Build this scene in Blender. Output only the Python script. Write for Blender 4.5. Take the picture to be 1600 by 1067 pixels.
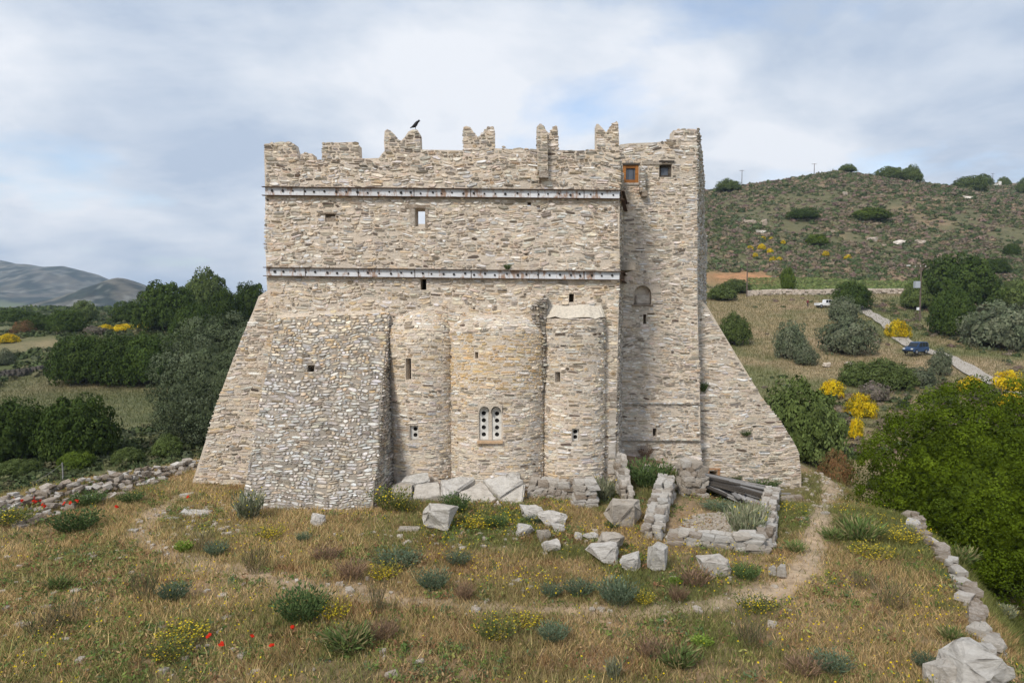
import bpy, bmesh, math, random
import numpy as np
from mathutils import Vector, Matrix, Euler
from mathutils.geometry import tessellate_polygon

S = bpy.context.scene
for o in list(bpy.data.objects):
    bpy.data.objects.remove(o)
rnd = random.Random(7)
RG = np.random.default_rng(11)

# ------------------------------------------------------------------ camera
CAM_Z, PITCH, F = 7.4, math.radians(3.0), 1067.0
cd = bpy.data.cameras.new('camera'); cam = bpy.data.objects.new('camera', cd)
S.collection.objects.link(cam)
cd.lens = 24.0; cd.sensor_width = 36.0; cd.clip_start = 0.1; cd.clip_end = 12000
cam.location = (0, 0, CAM_Z); cam.rotation_euler = (math.pi/2 - PITCH, 0, 0)
S.camera = cam

# ------------------------------------------------------------------ sky, sun, exposure
SUN_EL, SUN_AZ = math.radians(43), math.radians(213)     # azimuth clockwise from +Y: behind the camera, to its left
w = bpy.data.worlds.new('World'); S.world = w; w.use_nodes = True
nt = w.node_tree; nt.nodes.clear()
def N(t, **k):
    n = nt.nodes.new(t)
    for a, b in k.items(): setattr(n, a, b)
    return n
def L(a, b): nt.links.new(a, b)
out = N('ShaderNodeOutputWorld'); bg = N('ShaderNodeBackground'); bg.inputs[1].default_value = 0.1
sky = N('ShaderNodeTexSky', sky_type='NISHITA', sun_disc=False, sun_elevation=SUN_EL, sun_rotation=SUN_AZ,
        air_density=1.0, dust_density=1.2, ozone_density=1.5)
tc = N('ShaderNodeTexCoord'); sep = N('ShaderNodeSeparateXYZ'); L(tc.outputs['Generated'], sep.inputs[0])
zc = N('ShaderNodeMath', operation='MAXIMUM'); L(sep.outputs[2], zc.inputs[0]); zc.inputs[1].default_value = 0.0
za = N('ShaderNodeMath', operation='ADD'); L(zc.outputs[0], za.inputs[0]); za.inputs[1].default_value = 0.30
dx = N('ShaderNodeMath', operation='DIVIDE'); L(sep.outputs[0], dx.inputs[0]); L(za.outputs[0], dx.inputs[1])
dy = N('ShaderNodeMath', operation='DIVIDE'); L(sep.outputs[1], dy.inputs[0]); L(za.outputs[0], dy.inputs[1])
cmb = N('ShaderNodeCombineXYZ'); L(dx.outputs[0], cmb.inputs[0]); L(dy.outputs[0], cmb.inputs[1])
mp = N('ShaderNodeMapping'); L(cmb.outputs[0], mp.inputs[0]); mp.inputs['Location'].default_value = (3.1, 1.7, 0.4); mp.inputs['Scale'].default_value = (0.85, 1.0, 1)
n1 = N('ShaderNodeTexNoise'); L(mp.outputs[0], n1.inputs['Vector'])
n1.inputs['Scale'].default_value = 1.5; n1.inputs['Detail'].default_value = 10; n1.inputs['Roughness'].default_value = 0.56; n1.inputs['Distortion'].default_value = 0.15
n2 = N('ShaderNodeTexNoise'); L(mp.outputs[0], n2.inputs['Vector'])
n2.inputs['Scale'].default_value = 1.9; n2.inputs['Detail'].default_value = 10; n2.inputs['Roughness'].default_value = 0.55; n2.inputs['Distortion'].default_value = 0.2
cov = N('ShaderNodeValToRGB'); L(n1.outputs[0], cov.inputs[0])
cov.color_ramp.elements[0].position = 0.33; cov.color_ramp.elements[1].position = 0.45
cov.color_ramp.elements[0].color = (0.25, 0.25, 0.25, 1)
cc = N('ShaderNodeValToRGB'); L(n2.outputs[0], cc.inputs[0])
e = cc.color_ramp.elements
e[0].position = 0.36; e[0].color = (0.47, 0.555, 0.69, 1)
e[1].position = 0.60; e[1].color = (0.82, 0.85, 0.905, 1)
e2 = e.new(0.49); e2.color = (0.655, 0.715, 0.805, 1)
sc10 = N('ShaderNodeVectorMath', operation='SCALE'); L(cc.outputs[0], sc10.inputs[0]); sc10.inputs['Scale'].default_value = 5.5
mix = N('ShaderNodeMix', data_type='RGBA'); hzf = N('ShaderNodeMapRange'); L(zc.outputs[0], hzf.inputs[0]); hzf.inputs[1].default_value = 0.0; hzf.inputs[2].default_value = 0.10; hzf.inputs[3].default_value = 0.9; hzf.inputs[4].default_value = 0.0
cmx = N('ShaderNodeMath', operation='MAXIMUM'); L(cov.outputs[0], cmx.inputs[0]); L(hzf.outputs[0], cmx.inputs[1])
L(cmx.outputs[0], mix.inputs[0]); L(sky.outputs[0], mix.inputs[6]); L(sc10.outputs[0], mix.inputs[7])
L(mix.outputs[2], bg.inputs[0]); L(bg.outputs[0], out.inputs[0])

sd = bpy.data.lights.new('sun', 'SUN'); sun = bpy.data.objects.new('sun', sd); S.collection.objects.link(sun)
sd.energy = 1.5; sd.angle = math.radians(12); sd.color = (1.0, 0.93, 0.83)
sdir = Vector((math.sin(SUN_AZ)*math.cos(SUN_EL), math.cos(SUN_AZ)*math.cos(SUN_EL), math.sin(SUN_EL)))
sun.rotation_euler = sdir.to_track_quat('Z', 'Y').to_euler()
sun.location = (-20, -20, 60)
S.view_settings.view_transform = 'Standard'; S.view_settings.look = 'None'
S.view_settings.exposure = 1.0; S.view_settings.gamma = 1.0; S.view_settings.use_curve_mapping = False
S.cycles.max_bounces = 6; S.cycles.volume_bounces = 0; S.cycles.use_denoising = True
S.cycles.transparent_max_bounces = 6

# ------------------------------------------------------------------ photo pixels -> directions
cp, sp = math.cos(PITCH), math.sin(PITCH)
def ray(px, py):
    a, b = (px-800)/F, (533.5-py)/F
    return np.array((a, cp + b*sp, -sp + b*cp))
def at(px, py, Y):
    d = ray(px, py); t = Y/d[1]
    return (d[0]*t, Y, CAM_Z + d[2]*t)
def sm(a, b, x):
    t = np.clip((np.asarray(x, float)-a)/(b-a), 0, 1); return t*t*(3-2*t)
_lat = RG.random((64, 64))
def vnoise(x, y):
    x = np.asarray(x, float); y = np.asarray(y, float)
    i = np.floor(x).astype(int); j = np.floor(y).astype(int); fx = x-i; fy = y-j
    fx = fx*fx*(3-2*fx); fy = fy*fy*(3-2*fy)
    g = lambda a, b: _lat[a % 64, b % 64]
    return (g(i,j)*(1-fx)+g(i+1,j)*fx)*(1-fy) + (g(i,j+1)*(1-fx)+g(i+1,j+1)*fx)*fy
def fbm(x, y, o=4):
    s = 0; a = .5
    for k in range(o):
        s = s + a*vnoise(x*2**k+17.3*k, y*2**k+5.1*k); a *= .5
    return s

# ------------------------------------------------------------------ the lie of the land
def plat(x, y):
    dl = (x+14.3)*.764 - (y-30.6)*.648 + 1.6
    xr = np.interp(y, [0, 13, 15.4, 22.4, 28, 34, 44], [9.2, 9.9, 10.5, 13.2, 14.2, 15.5, 15.5])
    return np.minimum(np.minimum(dl, xr-x), 44-y)
def height(x, y):
    x = np.asarray(x, float); y = np.asarray(y, float)
    zl = np.interp(y, [-50, 30, 60, 95, 115, 140, 165, 200, 300, 450, 700, 1500, 5000], [-6, -5.2, -5.0, -4.7, -3.0, 0, 2, 2.6, 4, 5, 3, -2, -2])
    zl = zl + 3.2*np.exp(-((x+58)/30)**2-((y-150)/35)**2) + .9*(fbm(x*.03, y*.03)-.5)*sm(40, 90, np.hypot(x, y))
    zr = np.interp(y, [-50, 25, 60, 90, 110, 140, 170, 190, 220, 300, 335, 380, 480, 800, 1500, 5000],
                   [-4.5, -3.6, -3.6, -2.2, .2, 5, 9.6, 12.6, 22, 56, 67, 65.5, 71, 60, 10, -2])
    zr = zr + 14*sm(190, 300, x)*sm(330, 450, y)*(1-sm(600, 900, y)) - 7*sm(195, 235, x)*np.exp(-((y-330)/38)**2)
    zr = zr + 4.5*np.exp(-((x-160)/22)**2-((y-335)/50)**2) - 5*np.exp(-((x-85)/22)**2-((y-330)/60)**2)
    zr = zr + 3.2*(fbm(x*.035+9, y*.035)-.47)*sm(120, 230, y)
    m = sm(-.16*y-3, .20*y+4, x) * (1-sm(700, 1400, np.abs(x)))
    zo = zl*(1-m) + zr*m
    d = plat(x, y)
    zp = -1.25*sm(5, 12, x)*sm(23, 31, y) + .16*(fbm(x*.35, y*.35)-.5) + .06*(fbm(x*1.7, y*1.7, 2)-.4)
    zp = zp + .42*sm(27.2, 28.6, y)*sm(4.3, 5.2, x)*(1-sm(7.6, 8.6, x)) 
    pm = sm(-4.6, .1, d + .5*(fbm(x*.5, y*.5)-.5))
    return zo*(1-pm) + zp*pm
def hz(x, y): return float(height(x, y))
_ts = np.geomspace(8, 1800, 5000)
def gnd(px, py):
    d = ray(px, py); P = d[None, :]*_ts[:, None]; P[:, 2] += CAM_Z
    k = np.nonzero(P[:, 2] <= height(P[:, 0], P[:, 1]))[0]
    p = P[k[0]] if len(k) else P[-1]
    return (float(p[0]), float(p[1]), hz(p[0], p[1]))

# ------------------------------------------------------------------ material helpers
class MT:
    def __init__(s, name, rough=.85):
        s.m = bpy.data.materials.new(name); s.m.use_nodes = True; s.t = s.m.node_tree
        s.b = s.t.nodes['Principled BSDF']; s.b.inputs['Roughness'].default_value = rough
        s.b.inputs['Specular IOR Level'].default_value = .25
    def n(s, t, **k):
        x = s.t.nodes.new(t)
        for a, b in k.items(): setattr(x, a, b)
        return x
    def l(s, a, b): s.t.links.new(a, b)
    def noise(s, scale, detail=5, rough=.6, stretch=None):
        c = s.n('ShaderNodeTexCoord'); x = s.n('ShaderNodeTexNoise')
        x.inputs['Scale'].default_value = scale; x.inputs['Detail'].default_value = detail; x.inputs['Roughness'].default_value = rough
        src = c.outputs['Object']
        if stretch:
            mp = s.n('ShaderNodeMapping'); mp.inputs['Scale'].default_value = stretch; s.l(src, mp.inputs[0]); src = mp.outputs[0]
        s.l(src, x.inputs['Vector']); return x.outputs[0]
    def ramp(s, src, stops):
        r = s.n('ShaderNodeValToRGB'); s.l(src, r.inputs[0]); el = r.color_ramp.elements
        while len(el) < len(stops): el.new(.5)
        for q, (p, c) in zip(el, stops):
            q.position = p; q.color = (*(c if hasattr(c, '__len__') else (c, c, c)), 1)
        return r.outputs[0]
    def mix(s, fac, a, b, mode='MIX'):
        x = s.n('ShaderNodeMix', data_type='RGBA', blend_type=mode)
        for q, v in ((0, fac), (6, a), (7, b)):
            if hasattr(v, 'is_output'): s.l(v, x.inputs[q])
            elif q == 0: x.inputs[0].default_value = v
            else: x.inputs[q].default_value = (*v, 1)
        return x.outputs[2]
    def attr(s, name='tint'):
        a = s.n('ShaderNodeAttribute'); a.attribute_name = name; return a.outputs['Color']
    def rand(s): return s.n('ShaderNodeObjectInfo').outputs['Random']
    def bump(s, src, dist=.02, strength=.6):
        b = s.n('ShaderNodeBump'); b.inputs['Distance'].default_value = dist; b.inputs['Strength'].default_value = strength
        s.l(src, b.inputs['Height']); s.l(b.outputs[0], s.b.inputs['Normal'])
    def col(s, c):
        if hasattr(c, 'is_output'): s.l(c, s.b.inputs['Base Color'])
        else: s.b.inputs['Base Color'].default_value = (*c, 1)
        return s
M = {}
def stone_mat(name):
    m = MT(name, .9)
    f = m.ramp(m.noise(7, 6, .65, (1, 1, 2.2)), [(.28, .62), (.5, 1.0), (.72, 1.22)])
    c = m.mix(1.0, m.attr(), f, 'MULTIPLY')
    g = m.ramp(m.noise(2.3, 4, .6), [(.45, (1, 1, 1)), (.66, (1.06, .97, .84))])
    m.col(m.mix(1.0, c, g, 'MULTIPLY')); m.bump(m.noise(26, 6, .7), .02, .7); return m.m
M['stone'] = stone_mat('wall_stone')
def mortar_mat(name, a, b, c):
    m = MT(name, .95)
    base = m.ramp(m.noise(.8, 6, .65), [(.35, a), (.52, b), (.68, c)])
    f = m.ramp(m.noise(11, 6, .7, (1, 1, 1.8)), [(.3, .66), (.5, 1.0), (.7, 1.15)])
    m.col(m.mix(1.0, base, f, 'MULTIPLY')); m.bump(m.noise(15, 7, .75), .05, .9); return m.m
M['mortar'] = mortar_mat('lime_mortar', (.52, .455, .37), (.62, .54, .445), (.66, .555, .43))
M['mortar_grey'] = mortar_mat('grey_mortar', (.24, .215, .18), (.33, .29, .24), (.40, .34, .26))
M['plaster'] = mortar_mat('pale_plaster', (.60, .54, .45), (.66, .60, .50), (.58, .50, .39))
def rock_mat(name, a, b, c, d=(.16, .13, .10)):
    m = MT(name, .88)
    base = m.ramp(m.noise(3.2, 8, .72, (1, 1, 2.5)), [(.34, a), (.5, b), (.62, c)])
    lich = m.ramp(m.noise(6.5, 8, .8, (1, 1, 1.6)), [(.56, 0.0), (.68, .6)])
    r = m.ramp(m.rand(), [(0, (.74, .69, .62)), (.25, (1.0, .95, .88)), (.6, (1.0, 1.0, .98)), (1, (1.15, 1.13, 1.1))])
    m.col(m.mix(1.0, m.mix(lich, base, d), r, 'MULTIPLY')); m.bump(m.noise(9, 10, .8, (1, 1, 2)), .12, 1.0); return m.m
M['marble'] = rock_mat('white_marble', (.46, .43, .395), (.66, .63, .585), (.76, .73, .69), (.30, .27, .23))
M['rock'] = rock_mat('grey_brown_rock', (.28, .22, .17), (.42, .36, .30), (.56, .51, .46))
M['slab'] = rock_mat('bedrock', (.46, .41, .36), (.61, .565, .51), (.70, .665, .62), (.34, .29, .24))
def leaf_mat(name, trans=.12, rough=.7):
    m = MT(name, rough); a = m.attr()
    hv = m.n('ShaderNodeHueSaturation'); m.l(a, hv.inputs['Color'])
    v = m.n('ShaderNodeMapRange'); m.l(m.rand(), v.inputs[0]); v.inputs[3].default_value = .82; v.inputs[4].default_value = 1.15
    m.l(v.outputs[0], hv.inputs['Value']); m.col(hv.outputs[0]); m.b.inputs['Specular IOR Level'].default_value = .06
    if trans:
        tr = m.n('ShaderNodeBsdfTranslucent'); m.l(hv.outputs[0], tr.inputs[0]); mx = m.n('ShaderNodeMixShader'); mx.inputs[0].default_value = trans
        o = m.t.nodes['Material Output']; m.l(m.b.outputs[0], mx.inputs[1]); m.l(tr.outputs[0], mx.inputs[2]); m.l(mx.outputs[0], o.inputs[0])
    return m.m
M['leaf'] = leaf_mat('foliage'); M['grass'] = leaf_mat('grass_blades', .2, .8)
def plain(name, c, rough=.6, metal=0, noise=None):
    m = MT(name, rough); m.b.inputs['Metallic'].default_value = metal
    if noise:
        f = m.ramp(m.noise(noise, 5, .65), [(.3, .7), (.7, 1.2)]); m.col(m.mix(1.0, c, f, 'MULTIPLY'))
    else: m.col(c)
    return m.m
M['bark'] = plain('bark', (.10, .08, .06), .9, 0, 6)
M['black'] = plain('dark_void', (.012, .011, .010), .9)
M['rubber'] = plain('rubber', (.02, .02, .02), .8); M['steel'] = plain('wheel_steel', (.35, .36, .37), .4, .6)
M['tinted'] = plain('car_glass', (.02, .025, .03), .08)
M['blue_paint'] = plain('blue_car_paint', (.035, .075, .165), .35, .1, 3); M['white_paint'] = plain('white_car_paint', (.78, .79, .80), .3, 0, 3)
M['lamp'] = plain('lamp_lens', (.75, .75, .72), .15)
M['bird'] = plain('dark_feathers', (.018, .018, .022), .55)
M['wood_grey'] = None
def wood(name, a, b, c):
    m = MT(name, .85)
    base = m.ramp(m.noise(3.5, 7, .7, (.6, 5, 5)), [(.32, a), (.5, b), (.68, c)])
    r = m.ramp(m.rand(), [(0, .65), (1, 1.2)])
    m.col(m.mix(1.0, base, r, 'MULTIPLY')); m.bump(m.noise(9, 6, .7, (.4, 6, 6)), .015, .7); return m.m
M['wood_grey'] = wood('weathered_grey_wood', (.14, .135, .13), (.28, .27, .26), (.42, .41, .40))
M['wood_dark'] = wood('old_dark_wood', (.03, .025, .02), (.07, .06, .05), (.13, .115, .10))
M['wood_orange'] = wood('varnished_orange_wood', (.16, .06, .018), (.30, .125, .035), (.38, .17, .05))
m = MT('painted_rusty_steel', .55)
base = m.ramp(m.noise(1.1, 6, .6), [(.3, (.52, .53, .54)), (.6, (.70, .72, .74))])
rust = m.ramp(m.noise(2.6, 8, .72, (1.2, 1, .5)), [(.50, 0.0), (.60, .85)])
m.col(m.mix(rust, base, (.28, .15, .075))); m.bump(m.noise(30, 4), .004, .5); M['beam'] = m.m
M['rust'] = plain('rusty_iron', (.085, .05, .032), .85, .1, 9)
M['iron'] = plain('dark_iron', (.03, .027, .025), .7, .2)
m = MT('window_glass', .12); m.col((.10, .115, .14)); M['pane'] = m.m
M['grille'] = plain('white_window_slab', (.62, .61, .57), .7, 0, 4)

# ------------------------------------------------------------------ object helpers
COL = S.collection
def link(name, me, mat=None, parent=None, loc=(0, 0, 0)):
    if isinstance(me, bmesh.types.BMesh):
        b = me; me = bpy.data.meshes.new(name); b.to_mesh(me); b.free()
    o = bpy.data.objects.new(name, me); COL.objects.link(o)
    if mat is not None and me is not None and not me.materials: me.materials.append(mat)
    o.location = loc; o.parent = parent
    return o
def tag(o, label=None, cat=None, group=None, kind=None):
    for k, v in (('label', label), ('category', cat), ('group', group), ('kind', kind)):
        if v: o[k] = v
    return o
def thing(name, label, cat, loc=(0, 0, 0), group=None, rz=0):
    o = bpy.data.objects.new(name, None); COL.objects.link(o); o.location = loc; o.rotation_euler = (0, 0, rz)
    o.empty_display_size = .2
    return tag(o, label, cat, group)
def fast(name, V, Fa, tint=None, smooth=False):
    V = np.asarray(V, np.float32); Fa = np.asarray(Fa, np.int32); k = Fa.shape[1]; n = len(Fa)
    me = bpy.data.meshes.new(name); me.vertices.add(len(V)); me.vertices.foreach_set('co', V.ravel())
    me.loops.add(n*k); me.loops.foreach_set('vertex_index', Fa.ravel())
    me.polygons.add(n); me.polygons.foreach_set('loop_start', np.arange(n, dtype=np.int32)*k)
    if smooth: me.polygons.foreach_set('use_smooth', np.ones(n, bool))
    me.update(calc_edges=True)
    if tint is not None: paint(me, tint)
    return me
def paint(me, tint):
    a = me.attributes.new('tint', 'FLOAT_COLOR', 'POINT')
    c = np.ones((len(me.vertices), 4), np.float32); c[:, :3] = np.asarray(tint, np.float32); a.data.foreach_set('color', c.ravel())
def tube(pts, radii, seg=8, cap=True):
    V = []; Fa = []; pts = [Vector(p) for p in pts]
    for i, p in enumerate(pts):
        d = (pts[min(i+1, len(pts)-1)] - pts[max(i-1, 0)]).normalized()
        a = d.orthogonal().normalized() if i == 0 else (a - d*a.dot(d)).normalized()
        b = d.cross(a)
        for k in range(seg):
            t = 2*math.pi*k/seg; V.append(p + (a*math.cos(t) + b*math.sin(t))*radii[i])
    for i in range(len(pts)-1):
        for k in range(seg):
            Fa.append((i*seg+k, i*seg+(k+1) % seg, (i+1)*seg+(k+1) % seg, (i+1)*seg+k))
    if cap: Fa += [tuple(reversed(range(seg))), tuple(range((len(pts)-1)*seg, len(pts)*seg))]
    return V, Fa
def pyd(name, V, Fa, tint=None, smooth=False):
    me = bpy.data.meshes.new(name); me.from_pydata([tuple(v) for v in V], [], Fa)
    if smooth: me.polygons.foreach_set('use_smooth', np.ones(len(Fa), bool))
    if tint is not None: paint(me, tint)
    return me
def box(x0, x1, y0, y1, z0, z1, bev=0.0):
    b = bmesh.new(); bmesh.ops.create_cube(b, size=1)
    for v in b.verts: v.co = ((x0+x1)/2+v.co.x*(x1-x0), (y0+y1)/2+v.co.y*(y1-y0), (z0+z1)/2+v.co.z*(z1-z0))
    if bev: bmesh.ops.bevel(b, geom=b.edges[:], offset=bev, segments=2, affect='EDGES')
    return b
def prism(poly_xz, y0, y1, bev=0.0):
    """outline in the x-z plane pushed from y0 to y1"""
    b = bmesh.new(); A = [b.verts.new((x, y0, z)) for x, z in poly_xz]; B = [b.verts.new((x, y1, z)) for x, z in poly_xz]
    n = len(A); b.faces.new(A); b.faces.new(B[::-1])
    for i in range(n): b.faces.new((A[i], B[i], B[(i+1) % n], A[(i+1) % n]))
    bmesh.ops.recalc_face_normals(b, faces=b.faces[:])
    if bev: bmesh.ops.bevel(b, geom=b.edges[:], offset=bev, segments=2, affect='EDGES')
    return b
def cyl(p0, p1, r0, r1=None, seg=12):
    V, Fa = tube([p0, p1], [r0, r0 if r1 is None else r1], seg); return pyd('c', V, Fa)

# ------------------------------------------------------------------ ground sheet, roads, mountains
def lines(*seg):
    out = [np.arange(a, b, s) for a, b, s in seg]; return np.concatenate(out)
def grow(a, b, n): return a*(b/a)**np.linspace(0, 1, n)
gx = np.concatenate([-grow(150, 4000, 26)[::-1], np.arange(-147, -24, 3), np.arange(-24, 18, .4), np.arange(18, 300, 3), grow(301, 4000, 26)])
gy = np.concatenate([[-250, -120, -60, -30, -15, -5, 2, 7], np.arange(10, 46, .4), np.arange(46, 470, 3), grow(472, 4200, 40)])
GX, GY = np.meshgrid(gx, gy); GZ = height(GX, GY)
path_px = [(1300, 745), (1296, 772), (1284, 800), (1276, 840), (1268, 872), (1250, 900), (1215, 926), (1120, 945), (1000, 958), (880, 955), (760, 950), (640, 940), (520, 925), (420, 905), (330, 885), (250, 862), (215, 835), (240, 800), (285, 775)]
PATH = np.array([gnd(*p)[:2] for p in path_px])
def pdist(x, y, P):
    best = np.full(np.shape(x), 1e9)
    for a, b in zip(P[:-1], P[1:]):
        d = b-a; t = np.clip(((x-a[0])*d[0]+(y-a[1])*d[1])/(d@d), 0, 1)
        best = np.minimum(best, np.hypot(x-a[0]-t*d[0], y-a[1]-t*d[1]))
    return best
def pathm(x, y):
    d = pdist(x, y, PATH) + .55*(fbm(np.asarray(x)*1.1, np.asarray(y)*1.1, 3)-.45)
    right = sm(3, 7, x)
    return (1-sm(.15, .6, d))*(.72+.28*right)
def mixc(a, b, t): t = np.asarray(t)[..., None]; return np.asarray(a)*(1-t)+np.asarray(b)*t
def ground_colour(x, y):
    n1 = fbm(x*.22, y*.22); n2 = fbm(x*.9+40, y*.9, 3)
    c = mixc((.30, .21, .125), (.21, .15, .085), sm(.35, .65, n2))
    c = mixc(c, (.13, .125, .05), sm(.46, .62, n1)*.7*(1-.65*sm(1, 7, -x)))
    c = mixc(c, (.43, .33, .23), pathm(x, y)*.9)
    off = 1-sm(-2.5, -.3, plat(x, y))
    m3 = fbm(x*.045+3, y*.045+8)
    val = mixc((.105, .115, .042), (.21, .17, .085), sm(.42, .62, m3))
    val = mixc(val, (.30, .23, .13), sm(.55, .68, fbm(x*.02+31, y*.02))*.8)
    lf = 1-sm(-5, 25, x); val = mixc(val, mixc((.085, .10, .038), (.13, .135, .06), sm(.4, .6, m3)), lf*.9)
    gp = np.exp(-((x+58)/13)**2-((y-100)/9)**2)+.8*np.exp(-((x+88)/16)**2-((y-133)/10)**2); val = mixc(val, (.29, .225, .13), np.clip(.75*gp*(.3+1.3*fbm(x*.12, y*.12)), 0, 1))
    c = mixc(c, val, off)
    mead = sm(.17, .21, x/np.maximum(y, 1))*sm(65, 85, y)*(1-sm(168, 185, y))*off       # dry meadow beside the tower
    c = mixc(c, mixc((.275, .215, .12), (.15, .155, .065), sm(.42, .6, fbm(x*.06+2, y*.06+3))), mead*.9)
    c = mixc(c, (.33, .24, .15), mead*sm(.5, .62, fbm(x*.11+7, y*.11+1, 4))*.7)
    hl = sm(175, 215, y)*sm(.02, .2, x/np.maximum(y, 1))*(1-sm(900, 1300, y))
    hcol = mixc((.12, .115, .06), (.24, .175, .11), sm(.48, .70, fbm(x*.07+5, y*.07)))
    c = mixc(c, hcol, hl)
    cut = np.exp(-((x-.335*y)/11)**2-((y-198)/5)**2)*(.35+1.3*fbm(x*.25, y*.25, 3))                                     # bare orange earth bank
    c = mixc(c, (.38, .20, .10), np.clip(cut*1.6, 0, 1))
    return c
C = ground_colour(GX, GY)
ny, nx = GX.shape; idx = np.arange(ny*nx).reshape(ny, nx)
FA = np.stack([idx[:-1, :-1], idx[:-1, 1:], idx[1:, 1:], idx[1:, :-1]], -1).reshape(-1, 4)
m = MT('earth_and_dry_turf', .95)
f = m.ramp(m.noise(3.0, 8, .7), [(.32, .55), (.5, 1.0), (.68, 1.3)])
f2 = m.ramp(m.noise(.35, 8, .78), [(.36, (.62, .68, .55)), (.5, (1, 1, 1)), (.66, (1.22, 1.16, 1.08))])
m.col(m.mix(1.0, m.mix(1.0, m.attr(), f, 'MULTIPLY'), f2, 'MULTIPLY')); m.bump(m.noise(9, 8, .75), .06, .7); M['ground'] = m.m
g = link('ground', fast('ground', np.stack([GX, GY, GZ], -1).reshape(-1, 3), FA, C.reshape(-1, 3), True), M['ground']); tag(g, kind='structure')
# ------------------------------------------------------------------ masonry
PAL = [((.60, .555, .49), 5), ((.52, .455, .37), 5), ((.66, .625, .575), 3.2), ((.44, .385, .315), 3), ((.36, .325, .28), 1.8), ((.50, .395, .28), 1.6),
       ((.22, .19, .15), 1.5), ((.12, .09, .07), .5), ((.56, .48, .41), 3), ((.46, .46, .455), 1.6), ((.68, .66, .625), 2)]  # darkest tones: dark-brown stones, plus small shadows painted as stone colour
PAL_GREY = [((.50, .49, .47), 5), ((.57, .565, .55), 3.2), ((.42, .405, .38), 4), ((.36, .335, .30), 2.5), ((.50, .44, .36), 2.5), ((.24, .21, .175), 1.4), ((.45, .36, .26), 1)]
PAL_WARM = [((.60, .52, .40), 5), ((.54, .43, .29), 4), ((.64, .58, .48), 4), ((.50, .385, .24), 2.2), ((.46, .42, .36), 2), ((.33, .28, .22), .8)]
PAL_OCHRE = [((.60, .47, .29), 5), ((.55, .40, .21), 4), ((.64, .55, .40), 4), ((.60, .44, .22), 2.5), ((.62, .58, .52), 1.5)]
PAL_DARK = [((.44, .41, .365), 4), ((.34, .31, .27), 4), ((.52, .48, .42), 3), ((.22, .195, .165), 2.2), ((.40, .33, .25), 1.6)]
def pick(pal):
    c = rnd.choices([p[0] for p in pal], [p[1] for p in pal])[0]; k = rnd.uniform(1.0, 1.30)
    return tuple(min(.8, (q*.88+.12*sum(c)/3)*k*rnd.uniform(.97, 1.03)) for q in c)
STONES = []           # (verts, faces, tint, part object)
def wob(u, v): return (.05*math.sin(.9*u+1.3*v)+.035*math.sin(2.3*u-1.7*v+1), .06*math.sin(.75*u+.4*v+2)+.045*math.sin(1.9*u-.8*v)+.030*math.sin(4.7*u+2.2*v)+.014*math.sin(9.1*u-3.3*v))
def cross(poly, v):
    xs = []
    for (a, b), (c, d) in zip(poly, poly[1:]+poly[:1]):
        if (b <= v) != (d <= v): xs.append(a+(v-b)/(d-b)*(c-a))
    return sorted(xs)
def facing(part, outline, mapf, holes=(), rows=(.06, .17), wid=(.12, .58), pal=PAL, rise=(.006, .06), gap=.008, skip=.07, wobble=1.0, over=.03, palf=None, back=.06):
    v = min(p[1] for p in outline); vt = max(p[1] for p in outline)
    while v < vt-.03:
        h = min(rnd.uniform(*rows), vt-v+.03); vm = v+h/2
        xs = cross(outline, min(vm, vt-.01)); segs = [(xs[i]-rnd.uniform(-.01, over), xs[i+1]+rnd.uniform(-.01, over)) for i in range(0, len(xs)-1, 2)]
        for (a, b, c, d) in holes:
            if v+h > c+.005 and v < d-.005:
                ns = []
                for (p, q) in segs:
                    if q <= a or p >= b: ns.append((p, q)); continue
                    if a-p > .05: ns.append((p, a))
                    if q-b > .05: ns.append((b, q))
                segs = ns
        for (a, b) in segs:
            u = a
            while u < b-.03:
                wd = wid[0]+(wid[1]-wid[0])*rnd.random()**1.8
                if b-u-wd < wid[0]: wd = b-u
                if wd > wid[1]*1.25: wd /= 2
                if rnd.random() > skip:
                    cells = [(u, u+wd, v, v+h)]
                    if h > .12 and rnd.random() < .35:
                        k = v+h*rnd.uniform(.35, .65); cells = [(u, u+wd, v, k), (u, u+wd, k, v+h)]
                    for c in cells: one(part, c, mapf, palf(*c) if palf else pal, rise, gap, wobble, holes, back)
                u += wd
        v += h
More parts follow.
